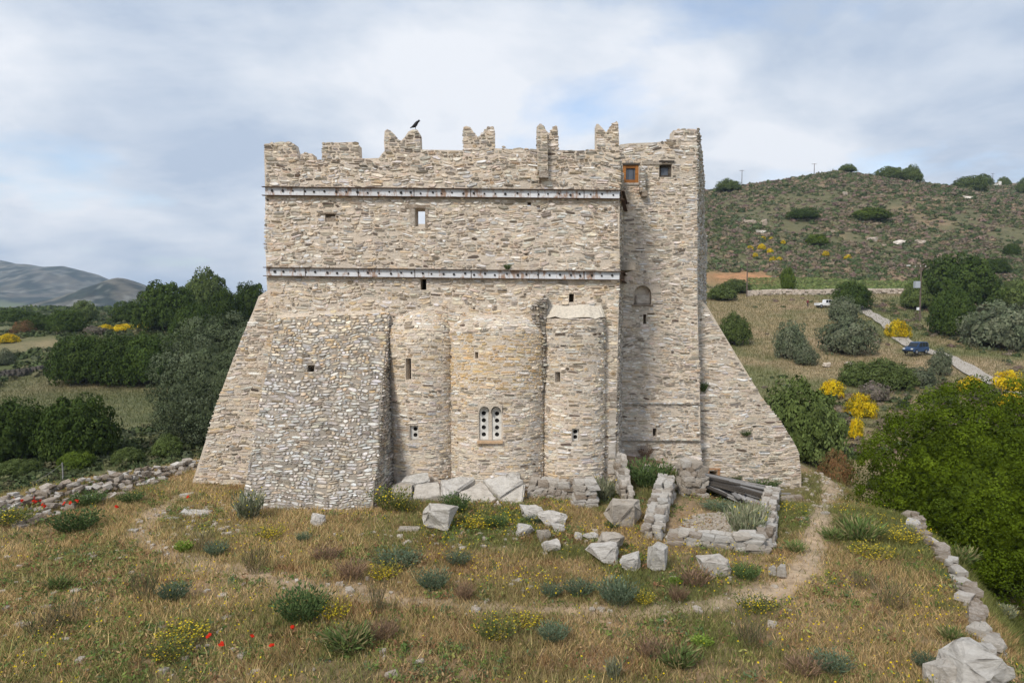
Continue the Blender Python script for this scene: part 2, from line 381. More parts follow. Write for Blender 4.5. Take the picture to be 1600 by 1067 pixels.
def one(part, c, mapf, pal, rise, gap, wobble, holes, back):
    u0, u1, v0, v1 = c; g = gap*rnd.uniform(.5, 1.5); u0 += g; u1 -= g; v0 += g*.7; v1 -= g*.7
    if u1-u0 < .03 or v1-v0 < .02: return
    w_, h_ = u1-u0, v1-v0; k = min(w_, h_); P = []
    for (cu, cv, su, sv, order) in ((u0, v0, 1, 1, 0), (u1, v0, -1, 1, 1), (u1, v1, -1, -1, 0), (u0, v1, 1, -1, 1)):
        ca = min(.45*w_, k*rnd.uniform(.15, 2.2)); cb = h_*rnd.uniform(.12, .5)
        a = (cu, cv+sv*cb); b = (cu+su*ca, cv+sv*rnd.uniform(0, .06)*h_)
        P += [a, b] if order == 0 else [b, a]
    near = any(u1 > a-.1 and u0 < b+.1 and v1 > cc-.1 and v0 < d+.1 for a, b, cc, d in holes)
    Q = []
    for (u, v) in P:
        if wobble and not near: du, dv = wob(u, v); u += du*wobble; v += dv*wobble
        Q.append((u, v))
    cu = sum(p[0] for p in Q)/8; cv = sum(p[1] for p in Q)/8; r = rnd.uniform(*rise); ti = rnd.uniform(-.2, .55)*min(r, .05)
    s = rnd.uniform(.74, .88)
    V = [mapf(u, v, -back) for u, v in Q] + [mapf(cu+(u-cu)*s, cv+(v-cv)*s, r+ti*(1 if v > cv else -1)*1.0+rnd.uniform(-.2, .2)*r) for u, v in Q]
    Fa = [(i, (i+1) % 8, 8+(i+1) % 8, 8+i) for i in range(8)] + [tuple(range(8, 16))]
    STONES.append((V, Fa, pick(pal), part))
def wallmap(p0, p1, lean=0.0):
    d = Vector((p1[0]-p0[0], p1[1]-p0[1])).normalized(); n = (d.y, -d.x)
    return lambda u, v, w: (p0[0]+d.x*u+n[0]*w, p0[1]+d.y*u+n[1]*w, v)
def slab(outline, holes, mapf, thick):
    loops = [outline]+[[(a, c), (a, d), (b, d), (b, c)] if len(h) == 4 and not hasattr(h[0], '__len__') else h for h in holes for (a, b, c, d) in [h]]
    pts = [p for l in loops for p in l]; n = len(pts)
    tri = tessellate_polygon([[Vector((p[0], p[1], 0)) for p in l] for l in loops])
    V = [mapf(u, v, 0) for u, v in pts]+[mapf(u, v, -thick) for u, v in pts]
    Fa = [tuple(t) for t in tri]+[tuple(reversed([i+n for i in t])) for t in tri]; k = 0
    for l in loops:
        for i in range(len(l)): a, b = k+i, k+(i+1) % len(l); Fa.append((a, b, b+n, a+n))
        k += len(l)
    b = bmesh.new(); vs = [b.verts.new(v) for v in V]
    for f in Fa:
        try: b.faces.new([vs[i] for i in f])
        except ValueError: pass
    bmesh.ops.recalc_face_normals(b, faces=b.faces[:]); return b
BASE = Vector((-.5, 30, 0))
tower = thing('fortified_tower', 'tall rubble stone tower with notched battlements, steel bands and sloping buttresses', 'tower', BASE)
def tp(name, me, mat, label=None):
    o = link(name, me, mat, tower, -BASE)
    return tag(o, label)
def pz(px, py, Y): a = at(px, py, Y); return (a[0], a[2])
def pl(pts, Y): return [pz(x, y, Y) for x, y in pts]
def hole(x0, x1, y0, y1, Y): a = pz(x0, y1, Y); b = pz(x1, y0, Y); return (a[0], b[0], a[1], b[1])
FY = 28.0
fmap = lambda u, v, w: (u, FY-w, v)
front = pl([(420, 800), (418, 460), (416, 430), (414, 300), (413, 251), (466, 251), (503, 250), (561, 248), (592, 247), (597, 240), (601, 236), (657, 234), (725, 235), (775, 232), (838, 235), (873, 235), (930, 236), (968, 237), (968, 430), (962, 700), (959, 800)], FY)
fh = [hole(649, 664, 326, 354, FY), hole(824, 830, 316, 322, FY), hole(657, 666, 436, 453, FY), hole(889, 897, 459, 472, FY), hole(508, 524, 334, 347, FY)]
fw = tp('front_wall', slab(front, fh, fmap, .9), M['mortar'])
def pal_front(u0, u1, v0, v1):
    return PAL_WARM if (v0 < 8.2 and rnd.random() < .35) else (PAL_DARK if v0 > 12.9 and rnd.random() < .4 else PAL)
facing(fw, front, fmap, fh, palf=pal_front)
# lintel and jamb stones of the open window
x0, x1, z0, z1 = fh[0]
tp('lintel', box(x0-.42, x1+.22, FY-.05, FY+.5, z1+.004, z1+.14, .012), M['rock'])
tp('jamb', box(x1+.003, x1+.16, FY-.045, FY+.5, z0-.05, z1-.003, .02), M['rock'])
tp('jamb', box(x0-.22, x0-.003, FY-.035, FY+.5, z0, z1-.003, .02), M['slab'])
x0, x1, z0, z1 = fh[4]
tp('lintel', box(x0-.2, x1+.05, FY-.06, FY+.3, z1-.02, z1+.05, .01), M['rock'])
tp('putlog_stone', box(x0+.01, x1-.01, FY+.03, FY+.6, z0-.02, z1-.16, .02), M['rock'])
# battlements
def merlon(name, px, Y=FY, thick=.62, label=None, holes=(), pal=PAL_DARK):
    poly = pl(px, Y); mp_ = lambda u, v, w: (u, Y-.012-w, v)
    o = tp(name, slab(poly, [], mp_, thick), M['mortar'], label)
    facing(o, poly, mp_, rows=(.07, .16), wid=(.13, .48), palf=lambda *a: PAL_DARK if rnd.random() < .55 else PAL, rise=(.01, .05), skip=.03, wobble=.35, over=.05)
    return o
merlon('merlon', [(413, 252), (413, 225), (440, 223), (459, 224.5), (461, 232), (464, 241), (465, 252)], label='square merlon at the corner of the battlements')
merlon('merlon', [(469, 251.5), (470, 241), (477, 239), (488, 240.5), (491, 251.5)], label='broken stump of a merlon')
merlon('merlon', [(503, 250.5), (504, 224), (528, 223), (556, 222), (560, 226), (561, 248.5)], label='wide square merlon')
merlon('merlon', [(601, 237), (600, 222), (601, 205), (605, 202), (612, 206), (618, 212), (622, 218), (627, 220), (632, 215), (638, 206), (645, 202.5), (652, 203), (656, 209), (657, 234.6)], label='swallow-tail merlon with a bird perched on it')
merlon('merlon', [(724, 235.5), (724, 199), (728, 197), (735, 199), (741, 208), (747, 214.5), (752, 210), (760, 201), (767, 198), (772, 200), (773, 205), (773, 232.8)], label='wide swallow-tail merlon')
merlon('merlon', [(839, 235.5), (839, 198), (844, 194.5), (849, 196), (854, 205), (858, 208.5), (863, 201), (868, 196), (871, 198), (872, 212), (872.5, 235.5)], label='narrow swallow-tail merlon')
merlon('merlon', [(932, 236.5), (932, 194), (935, 194), (941, 200), (947, 207), (952, 200), (958, 192.5), (964, 190), (966, 193), (967, 210), (968, 237.5)], label='tall swallow-tail merlon at the turret')
# hanging pier on the third notch, with its corbel
pier = pl([(840, 268), (840, 196), (847, 195), (855, 206), (856, 268)], FY-.3)
pm_ = lambda u, v, w: (u, FY-.3-w, v)
o = tp('pier', slab(pier, [], pm_, .29), M['mortar']); facing(o, pier, pm_, rows=(.07, .14), wid=(.13, .38), pal=PAL_DARK, rise=(.01, .04), skip=.03, wobble=.2, over=.03)
a = at(842, 279, FY-.2); b = at(857, 268, FY-.2); tp('corbel', box(a[0], b[0], FY-.36, FY+.2, a[2], b[2], .02), M['rock'])
# side walls, rear wall, terrace: the shell behind the front
XL = pz(414, 300, FY)[0]; XR = pz(968, 300, FY)[0]
tp('side_wall', box(XL+.02, XL+.9, FY+.9, 41, -2, 12.6), M['mortar'])
tp('rear_wall', box(XL+.9, 4.6, 40.1, 41, -2, 12.15), M['mortar'])
tp('terrace', box(XL+.9, 5.2, FY+.9, 40.1, 8.9, 9.25), M['mortar_grey'])
# right return of the main block, running back to the turret
TY = 31.5
r0, r1 = (XR, FY), (pz(974, 300, TY)[0], TY)
rl = math.hypot(r1[0]-r0[0], r1[1]-r0[1]); rmap = wallmap(r0, r1)
ro = [(.03, -1.5), (rl, -1.5), (rl, 13.2), (.9, 13.4), (.03, 13.6)]
rw = tp('return_wall', slab(ro, [], rmap, .8), M['mortar_grey']); facing(rw, ro, rmap, pal=PAL_DARK, rise=(.01, .05))  # shadowed look of this side is put into darker stones and mortar
# ---- turret
tmap = lambda u, v, w: (u, TY-w, v)
tur = pl([(962, 800), (962, 640), (968, 430), (969, 226), (985, 224), (1018, 223), (1051, 221), (1089, 221), (1090, 480), (1094, 640), (1096, 800)], TY)
th = [hole(973, 998, 258, 286, TY), hole(1030, 1050, 256.5, 277, TY), hole(1005, 1010, 491, 506, TY), hole(1020, 1026, 669, 682, TY)]
nich = hole(990, 1018, 446, 476, TY)
tw = tp('turret_wall', slab(tur, th+[nich], tmap, .8), M['mortar'])
facing(tw, tur, tmap, th+[nich], rows=(.055, .15), palf=lambda u0, u1, v0, v1: PAL_DARK if rnd.random() < .16 else PAL, rise=(.008, .05))
merlon('merlon', [(1051.5, 221.5), (1052, 204), (1070, 203), (1089, 203.5), (1089.5, 221.5)], TY, .7, 'square corner merlon of the turret')
# niche: round head, shallow back, sill
x0, x1, z0, z1 = nich; cx = (x0+x1)/2; rad = (x1-x0)/2; zs = z1-rad
arc = [(x1, z1+.006), (x0, z1+.006), (x0, zs)]+[(cx-rad*math.cos(t), zs+rad*math.sin(t)) for t in np.linspace(.15, math.pi-.15, 9)]+[(x1, zs)]
tp('niche_arch', prism([(a-.001 if a < cx else a+.001, b) for a, b in arc], TY-.008, TY+.4), M['mortar'])
tp('niche_back', box(x0, x1, TY+.30, TY+.38, z0, z1), M['mortar'])
tp('niche_sill', box(x0-.1, x1+.08, TY-.09, TY+.3, z0-.07, z0+.002, .015), M['rock'])
tp('niche_stone', box(x0+.12, x1-.03, TY+.1, TY+.3, z0+.003, z0+.45, .05), M['slab'])
# turret windows
def window(h, Y, fr, mat, deep, label, bars=0):
    x0, x1, z0, z1 = h; o = tp('window', box(x0+fr, x1-fr, Y+deep+.02, Y+deep+.035, z0+fr, z1-fr), M['pane'], label)
    for (a, b, c, d) in ((x0, x0+fr, z0, z1), (x1-fr, x1, z0, z1), (x0+fr, x1-fr, z1-fr, z1), (x0+fr, x1-fr, z0, z0+fr)):
        link('frame', box(a+.002, b-.002, Y+deep-.05, Y+deep+.08, c+.002, d-.002, .006), mat, o)
    for k in range(bars):
        x = x0+(x1-x0)*(k+1)/(bars+1); link('bar', cyl((x, Y+deep-.03, z0), (x, Y+deep-.03, z1), .008, None, 6), M['iron'], o)
    return o
window(th[0], TY, .15, M['wood_orange'], .06, 'small window in an orange wooden frame', 2)
window(th[1], TY, .12, M['wood_dark'], .22, 'small dark recessed window')
x0, x1, z0, z1 = th[0]
tp('lintel', box(x0-.03, x1+.05, TY-.06, TY+.3, z1+.002, z1+.09, .01), M['wood_dark'])
tp('sill', box(x0-.02, x1+.02, TY-.06, TY+.3, z0-.1, z0-.002, .01), M['slab'])
a = pz(1004, 258, TY); b = pz(1034, 252, TY); tp('lintel', box(a[0], b[0], TY-.06, TY+.3, a[1], b[1], .012), M['slab'])
x0, x1, z0, z1 = th[1]
tp('lintel', box(x0-.03, x1+.1, TY-.07, TY+.3, z1+.06, z1+.15, .01), M['wood_dark'])
st = pl([(1000, 300), (1001, 262), (1009, 262), (1009, 300)], TY-.3); sm_ = lambda u, v, w: (u, TY-.3-w, v)
o = tp('pier', slab(st, [], sm_, .29), M['mortar_grey']); facing(o, st, sm_, rows=(.07, .14), wid=(.12, .3), pal=PAL_GREY, rise=(.01, .04), skip=0, wobble=.2)
a = pz(1001, 309, TY); b = pz(1010, 300, TY); tp('corbel', box(a[0], b[0], TY-.33, TY+.2, a[1], b[1], .02), M['rock'])
# ledges and the thicker foot of the turret
for (y, dz, f_) in ((627, .10, .10), (683, .12, .16)):
    a = pz(968, y, TY); b = pz(1093, y, TY)
    lo = [(a[0], a[1]-dz), (b[0], a[1]-dz-.02), (b[0], a[1]-.02), (a[0], a[1])]; lm = (lambda f_: lambda u, v, w: (u, TY-f_-w, v))(f_)
    o = tp('ledge', slab(lo, [], lm, f_-.01), M['mortar']); facing(o, lo, lm, rows=(.10, .10), wid=(.12, .4), pal=PAL_GREY, rise=(.01, .04), skip=.05, wobble=0)
# rear flank of the turret, stepping out behind it
f0, f1 = (pz(1089.5, 300, TY)[0], TY+.02), (pz(1105, 300, 40)[0], 40)
fl = math.hypot(f1[0]-f0[0], f1[1]-f0[1]); flm = wallmap(f0, f1)
fo = [(.02, -2), (fl, -2), (fl, 12.0), (fl*.62, 12.2), (fl*.61, 15.0), (fl*.35, 15.2), (fl*.34, 15.7), (.02, 16.0)]
fo = [(u, v-.6 if v > 0 else v) for u, v in fo]
o = tp('flank_wall', slab(fo, [], flm, .7), M['mortar_grey']); facing(o, fo, flm, pal=PAL_GREY, rise=(.02, .08), over=.07)
tp('turret_roof', box(r1[0]+.75, f0[0]-.7, TY+.8, 40, 13.2, 13.4), M['mortar_grey'])
tp('rear_wall', box(4.6, f1[0]-.8, 40.05, 40.95, -2, 12.4), M['mortar'])
# ---- right buttress
BY = 32.3; bm_ = lambda u, v, w: (u, BY-w, v)
but = pl([(1085, 800), (1085, 470), (1096, 468), (1106, 480), (1131, 522), (1160, 570), (1190, 620), (1220, 660), (1238, 686), (1248, 706), (1252, 740), (1252, 800)], BY)
bh = [hole(1108, 1121, 736, 747, BY)]
o = tp('buttress', slab(but, bh, bm_, 2.6), M['mortar'], 'sloping buttress beside the turret')
facing(o, but, bm_, bh, rows=(.055, .15), wid=(.14, .7), palf=lambda u0, u1, v0, v1: PAL_DARK if rnd.random() < (.3 if v0 < 3 else .12) else PAL, rise=(.006, .05))
x0, x1, z0, z1 = bh[0]
for (a, b, c, d) in ((x0-.22, x0-.003, z0-.1, z1+.02), (x1+.003, x1+.12, z0-.15, z1+.05), (x0-.2, x1+.15, z1+.06, z1+.15)):
    tp('jamb', box(a, b, BY-.06, BY+.3, c, d, .015), plain('brick', (.42, .24, .13), .9, 0, 6) if 'brick' not in bpy.data.materials else bpy.data.materials['brick'])
# ---- left wing buttress
WY = 28.12; wm_ = lambda u, v, w: (u, WY-w, v)
wing = pl([(425, 800), (425, 452), (416, 455), (404, 463), (395, 487), (380, 522), (360, 572), (340, 627), (320, 692), (302, 748), (296, 772), (296, 800)], WY)
o = tp('buttress', slab(wing, [], wm_, 2.4), M['mortar'], 'sloping buttress at the tree side of the tower')
facing(o, wing, wm_, rows=(.055, .14), wid=(.15, .7), palf=lambda *a: PAL_WARM if rnd.random() < .3 else PAL, rise=(.01, .05), over=.06)
# ---- grey front buttress (battered, three faces)
A0, A1 = Vector(at(372, 803, 24.4)), Vector(at(580, 808, 24.4)); A0.z -= .3; A1.z -= .3
B0, B1 = Vector(at(432, 497, 27.85)), Vector(at(606, 492, 27.85))
BK = Vector(at(621, 803, 28.0)); BK.z = A1.z
def bil(P00, P10, P01, P11):
    W = ((P10-P00).length+(P11-P01).length)/2; H = ((P01-P00).length+(P11-P10).length)/2
    n = (P10-P00).cross(P01-P00).normalized()
    return W, H, (lambda u, v, w: tuple((P00*(1-u/W)+P10*(u/W))*(1-v/H)+(P01*(1-u/W)+P11*(u/W))*(v/H)+n*w))
W_, H_, gm = bil(A0, A1, B0, B1)
hu = ((486-425)/180*W_*.86+.12, .0); hb = (1.62, 1.90, 5.85, 6.13)
go = [(0, 0), (W_, 0), (W_, H_), (W_*.5, H_+.06), (0, H_)]
gb = tp('buttress', slab(go, [hb], gm, .5), M['mortar_grey'], 'grey battered buttress in front of the apses')  # grey mortar, darkened to carry the shadow in the gaps
def pal_g(u0, u1, v0, v1):
    t = v0/H_; return PAL_WARM if rnd.random() < max(0, (t-.55)*1.6) else PAL_GREY
facing(gb, go, gm, [hb], rows=(.06, .17), wid=(.10, .46), palf=pal_g, rise=(.015, .07), skip=.04, over=.05, wobble=1.0)
W2, H2, sm2 = bil(A1, BK, B1, Vector((B1.x+.02, 28.0, B1.z)))
so = [(.03, 0), (W2, 0), (W2, H2), (.03, H2)]
link('buttress_flank', slab(so, [], sm2, .3), M['mortar_grey'], gb); facing(gb, so, sm2, rows=(.07, .17), wid=(.12, .45), pal=PAL_DARK, rise=(.02, .09), skip=.03)  # flank turned from the light: its shade is painted in with darker stones
sl = bmesh.new(); vs = [sl.verts.new(v) for v in (A0, B0, Vector((B0.x, 28.1, B0.z)), Vector((A0.x-.1, 28.1, A0.z)))]; sl.faces.new(vs)
link('buttress_flank', sl, M['mortar_grey'], gb)
# sloping cap where the buttress dies into the wall
cb = bmesh.new(); vs = [cb.verts.new(v) for v in (B0+Vector((0, .02, -.06)), B1+Vector((0, .02, -.06)), Vector((B1.x, 28.05, B1.z+.35)), Vector((B0.x, 28.05, B0.z+.3)))]; cb.faces.new(vs)
link('buttress_cap', cb, M['mortar'], gb)
# ---- the three apses
def apse(xc, a, b, zb, zs, hd, holes, label, pal, rows=(.055, .145), rise=(.006, .045), mat='mortar', pin=.0):
    L_ = a*math.pi*.86                                         # facing length of the curved wall
    def mp_(u, v, w):
        t = u/L_*math.pi
        k = 1.0 if v <= zs else math.sqrt(max(0.0, 1-min(1, (v-zs)/hd)**2))
        return (xc+(a*k+w)*math.sin(t), FY+.02-(b*k+w)*math.cos(t), v)
    us = sorted(set(np.round(np.linspace(-L_/2, L_/2, 30), 4).tolist()+[q for h in holes for q in h[:2]]))
    vs = sorted(set(np.round(np.linspace(zb, zs, 10), 4).tolist()+[zs+hd*math.sin(q) for q in np.linspace(0.15, math.pi/2, 7)]+[q for h in holes for q in h[2:]]))
    B = bmesh.new(); G = [[B.verts.new(mp_(u, v, 0)) for u in us] for v in vs]
    for j in range(len(vs)-1):
        for i in range(len(us)-1):
            um, vm = (us[i]+us[i+1])/2, (vs[j]+vs[j+1])/2
            if any(h[0] < um < h[1] and h[2] < vm < h[3] for h in holes): continue
            B.faces.new((G[j][i], G[j][i+1], G[j+1][i+1], G[j+1][i]))
    o = tp('apse', B, M[mat], label)
    for h in holes:                                            # reveals
        u0, u1, v0, v1 = h; D = -.34; R = bmesh.new()
        f = [R.verts.new(mp_(*p, 0)) for p in ((u0, v0), (u1, v0), (u1, v1), (u0, v1))]; k = [R.verts.new(mp_(*p, D)) for p in ((u0, v0), (u1, v0), (u1, v1), (u0, v1))]
        for i in range(4): R.faces.new((f[i], k[i], k[(i+1) % 4], f[(i+1) % 4]))
        link('reveal', R, M['mortar'], o)
        R = bmesh.new(); R.faces.new([R.verts.new(mp_(p[0], p[1], -.40)) for p in ((u0-.1, v0-.1), (u1+.1, v0-.1), (u1+.1, v1+.1), (u0-.1, v1+.1))]); link('dark_back', R, M['black'], o)  # black sheet paints the unlit dark behind the opening
    top = zs+hd*.97
    ol = [(-L_/2, zb), (L_/2, zb)]+[(L_/2, v) for v in ([zs] if hd > .05 else [])]+[(L_/2*.98, top), (-L_/2*.98, top)]
    facing(o, ol, mp_, holes, rows=rows, palf=pal, rise=rise, wobble=.6, over=.0)
    return o, mp_, L_
def uz(px, py, xc, a, b):                                      # photo point on an apse -> (u, z)
    L_ = a*math.pi*.86; best = None
    for t in np.linspace(-1.45, 1.45, 400):
        X, Y = xc+a*math.sin(t), FY+.02-b*math.cos(t); q = abs((px-800)/F*(Y*1.0)-X*cp**0)
        d = ray(px, py); tt = Y/d[1]; q = abs(d[0]*tt-X)
        if best is None or q < best[0]: best = (q, t, CAM_Z+d[2]*tt)
    return best[1]/math.pi*L_, best[2]
def ahole(x0, x1, y0, y1, *s): a_ = uz(x0, y1, *s); b_ = uz(x1, y0, *s); return (a_[0], b_[0], a_[1], b_[1])
warm_top = lambda lo: (lambda u0, u1, v0, v1: PAL_WARM if rnd.random() < (.75 if v0 > lo else .28) else PAL)
s1 = (-3.72, 1.36, .95); h1 = [ahole(634, 642, 560, 593, *s1), ahole(640, 653, 665, 688, *s1)]
ap1, m1, L1 = apse(*s1, -.8, 5.9, 1.32, h1, 'narrow round-headed apse beside the grey buttress', warm_top(4.6))
s2 = (-.62, 1.98, 1.3); h2 = [ahole(748, 784, 634, 688, *s2), ahole(742, 747, 550, 560, *s2)]
ap2, m2, L2 = apse(*s2, -.8, 6.3, .75, h2, 'broad middle apse with the twin window', lambda u0, u1, v0, v1: PAL_OCHRE if (4.1 < v0 < 6.3 and rnd.random() < .8) else (PAL_WARM if rnd.random() < .35 else PAL))
s3 = (2.52, 1.30, .9); h3 = [ahole(867, 875, 581, 597, *s3), ahole(894, 905, 670, 690, *s3)]
ap3, m3, L3 = apse(*s3, -.8, 6.85, .12, h3, 'flat-topped apse under a pale plaster slope', lambda u0, u1, v0, v1: PAL_DARK if (v0 > 5.6 and rnd.random() < .45) else (PAL_WARM if rnd.random() < .35 else PAL))
# pale plaster slope over the last apse
B = bmesh.new(); ring = [B.verts.new((s3[0]+1.33*math.sin(t), FY+.02-.93*math.cos(t), 6.92+.035*math.sin(7*t)+.02*math.sin(17*t))) for t in np.linspace(-1.5, 1.5, 15)]
r2 = [B.verts.new((s3[0]+1.12*math.sin(t)*1.0, FY-.03-.10*math.cos(t), 7.42+.04*math.sin(5*t))) for t in np.linspace(-1.5, 1.5, 15)]
for i in range(14): B.faces.new((ring[i], ring[i+1], r2[i+1], r2[i]))
tp('plaster_cap', B, M['plaster'], 'smooth pale plaster slope')
# twin window: two white slabs pierced by round holes
def slab_holes(parent, x0, x1, z0, z1, Y, n, r, xoff=0, arch=True):
    w_ = x1-x0; cx = (x0+x1)/2
    P = [(x0, z0), (x1, z0), (x1, z1-w_*.32)]+([(x1-w_*.18, z1-.06), (cx, z1), (x0+w_*.18, z1-.06)] if arch else [(x1, z1), (x0, z1)])+[(x0, z1-w_*.32)]
    cs = [z0+(z1-z0-(.10 if arch else 0))*(k+.72)/(n+.35) for k in range(n)]
    rings = [[(cx+xoff+r*math.cos(q), c+r*math.sin(q)) for q in np.linspace(0, 2*math.pi, 15)[:-1]] for c in cs]
    loops = [P]+rings; pts = [p for l in loops for p in l]; tri = tessellate_polygon([[Vector((a, b, 0)) for a, b in l] for l in loops]); k0 = len(pts)
    V = [(a, Y, b) for a, b in pts]+[(a, Y+.07, b) for a, b in pts]; Fa = [tuple(t) for t in tri]; k = 0
    for l in loops:
        for i in range(len(l)): Fa.append((k+i, k+(i+1) % len(l), k+(i+1) % len(l)+k0, k+i+k0))
        k += len(l)
    o = link('window_slab', pyd('window_slab', V, Fa), M['grille'], parent)
    for c in cs: link('round_pane', cyl((cx+xoff, Y+.045, c), (cx+xoff, Y+.06, c), r*.98, None, 14), M['black'], o)
    return o
def xz_on(h, mp_): a_ = mp_(h[0], h[2], 0); b_ = mp_(h[1], h[3], 0); return a_[0], b_[0], h[2], h[3], max(a_[1], b_[1])
x0, x1, z0, z1, yy = xz_on(h2[0], m2); yw = yy+.10; mid = (x0+x1)/2
slab_holes(ap2, x0+.01, mid-.075, z0+.02, z1-.04, yw, 4, .088)
slab_holes(ap2, mid+.075, x1-.01, z0+.02, z1-.06, yw, 4, .088)
link('mullion', box(mid-.07, mid+.07, yw-.05, yw+.10, z0+.003, z1-.20, .015), M['mortar'], ap2)
# little stone heads above the two lights
for sgn, (xa, xb) in ((0, (x0, mid)), (1, (mid, x1))):
    c_ = (xa+xb)/2; hw = (xb-xa)/2
    P = [(xa-.004, z1+.03), (xa-.004, z1-.26)]+[(c_-hw*.93*math.cos(q), z1-.26+.25*math.sin(q)) for q in np.linspace(0.05, math.pi-.05, 9)]+[(xb+.004, z1-.26), (xb+.004, z1+.03)]
    link('window_head', prism(P, yy-.16-.004*sgn, yy+.10), M['mortar'], ap2)
link('sill', box(x0-.06, x1+.04, yy-.20, yy+.08, z0-.10, z0-.002, .012), plain('clay_sill', (.52, .36, .22), .9, 0, 5), ap2)
x0, x1, z0, z1, yy = xz_on(h1[1], m1); slab_holes(ap1, x0+.03, x1-.005, z0+.02, z1-.005, yy+.14, 2, .085, .03, False)
x0, x1, z0, z1, yy = xz_on(h3[1], m3); slab_holes(ap3, x0+.005, x1-.005, z0+.01, z1-.005, yy+.16, 2, .085, 0, False)
# broken pier between the middle and the last apse
bp = pl([(832, 640), (838, 560), (832, 500), (828, 480), (842, 470), (852, 461), (858, 466), (853, 500), (850, 560), (848, 640)], FY-.45)
bpm = lambda u, v, w: (u, FY-.45-w, v)
o = tp('broken_pier', slab(bp, [], bpm, .6), M['mortar_grey'], 'ragged broken pier between two apses'); facing(o, bp, bpm, rows=(.07, .15), wid=(.1, .35), pal=PAL_DARK, rise=(.03, .16), skip=.1, over=.08)
# strip of darker rubble at the other side of the middle apse
bq = pl([(707, 745), (709, 640), (716, 640), (717, 745)], FY-.42); bqm = lambda u, v, w: (u, FY-.42-w, v)
o = tp('broken_pier', slab(bq, [], bqm, .5), M['mortar_grey'], 'thin ragged strip of rubble beside the middle apse'); facing(o, bq, bqm, rows=(.05, .1), wid=(.06, .16), pal=PAL_DARK, rise=(.02, .08), skip=.1, over=.05)
# corner quoins below the lower band
for (y0, y1, mt_, x) in ((668, 686, 'marble', 950), (640, 666, 'slab', 951), (690, 716, 'slab', 950), (720, 740, 'slab', 949), (612, 636, 'rock', 952)):
    a = pz(x, y1, FY); b = pz(x+12, y0, FY); tp('quoin', box(a[0], b[0], FY-.06, FY+.3, a[1], b[1], .02), M[mt_])
# round stone bosses
for (px, py, s_, mp__) in ((686, 636, s1, m1), (856, 639, s3, m3)):
    u, v = uz(px, py, *s_); c = Vector(mp__(u, v, .02)); d = Vector(mp__(u, v, -.1)); tp('round_stone', cyl(c, d, .13, .14, 12), M['rock'])
# ---- steel bands
def band(x0, y0, x1, y1, lab, nb):
    a = at(x0, y0, FY-.10); b = at(x1, y1, FY-.10); k = (b[2]-a[2])/(b[0]-a[0]); hh = .17
    def P(s): return (a[0]+(b[0]-a[0])*s, a[2]+(b[2]-a[2])*s)
    n = 7; js = [0, .11, .26, .42, .58, .77, .9, 1.0]; o = None
    web = tp('steel_band', prism([(a[0], a[2]-hh), (b[0], b[2]-hh), (b[0], b[2]+hh), (a[0], a[2]+hh)], FY-.085, FY-.06), M['beam'], lab)
    for z_ in (hh, -hh):
        link('flange', prism([(a[0]-.1, a[2]+z_-.012), (b[0]+.02, b[2]+z_-.012), (b[0]+.02, b[2]+z_+.012), (a[0]-.1, a[2]+z_+.012)], FY-.21, FY-.06), M['rust'], web)
    for s in js[1:-1]:
        p = P(s); link('joint', box(p[0]-.012, p[0]+.012, FY-.10, FY-.0865, p[1]-hh+.02, p[1]+hh-.02), M['rust'], web)
    bolt = cyl((0, 0, 0), (0, -.035, 0), .05, .045, 8); bolt.materials.append(M['iron'])
    for i in range(nb):
        p = P((i+.7+rnd.uniform(-.12, .12))/(nb+.4)); q = link('bolt', bolt, None, web, (p[0], FY-.086, p[1]+rnd.uniform(-.03, .03))); q.scale = [rnd.uniform(.7, 1.15)]*3
    # the return round the corner
    n_ = Vector((r1[1]-r0[1], -(r1[0]-r0[0]))).normalized(); B = bmesh.new()
    for z_, h0, o0, o1 in ((0, hh, .06, .085), (hh, .012, .06, .2), (-hh, .012, .06, .2)):
        vs = []
        for (q, of) in ((r0, o0), (r0, o1), (r1, o1), (r1, o0)):
            for s_ in (-1, 1): vs.append(B.verts.new((q[0]+n_.x*of, q[1]+n_.y*of, b[2]+z_+s_*h0)))
        for f in ((0, 1, 3, 2), (2, 3, 5, 4), (4, 5, 7, 6), (6, 7, 1, 0), (0, 2, 4, 6), (1, 7, 5, 3)): B.faces.new([vs[i] for i in f])
    link('band_return', B, M['rust'], web)
band(414, 299, 968, 304.5, 'upper rusty painted steel band', 33)
band(416, 424.5, 968, 431, 'lower painted steel band', 33)
for (y) in (436,):
    pass
# ---- hand the stones out: the 300 that show largest as parts, the rest as one facing
def scr(V):
    A = []
    for p in V[8:16]:
        x, y, z = p[0], p[1], p[2]-CAM_Z; d = y*cp-z*sp; A.append((x/d*F, (z*cp+y*sp)/d*F))
    return abs(sum(a[0]*b[1]-b[0]*a[1] for a, b in zip(A, A[1:]+A[:1])))/2
order = sorted(range(len(STONES)), key=lambda i: -scr(STONES[i][0]))
top = set(order[:300]); V = []; Fa = []; T = []
for i, (v, f, t, part) in enumerate(STONES):
    if i in top:
        o = link('stone', pyd('stone', v, f, [t]*16), M['stone'], part)
    else:
        k = len(V); V += v; Fa += [tuple(q+k for q in g_) for g_ in f]; T += [t]*16
o = tp('stone_facing', pyd('stone_facing', V, Fa, T), M['stone']); tag(o, kind='stuff')
print('stones', len(STONES))
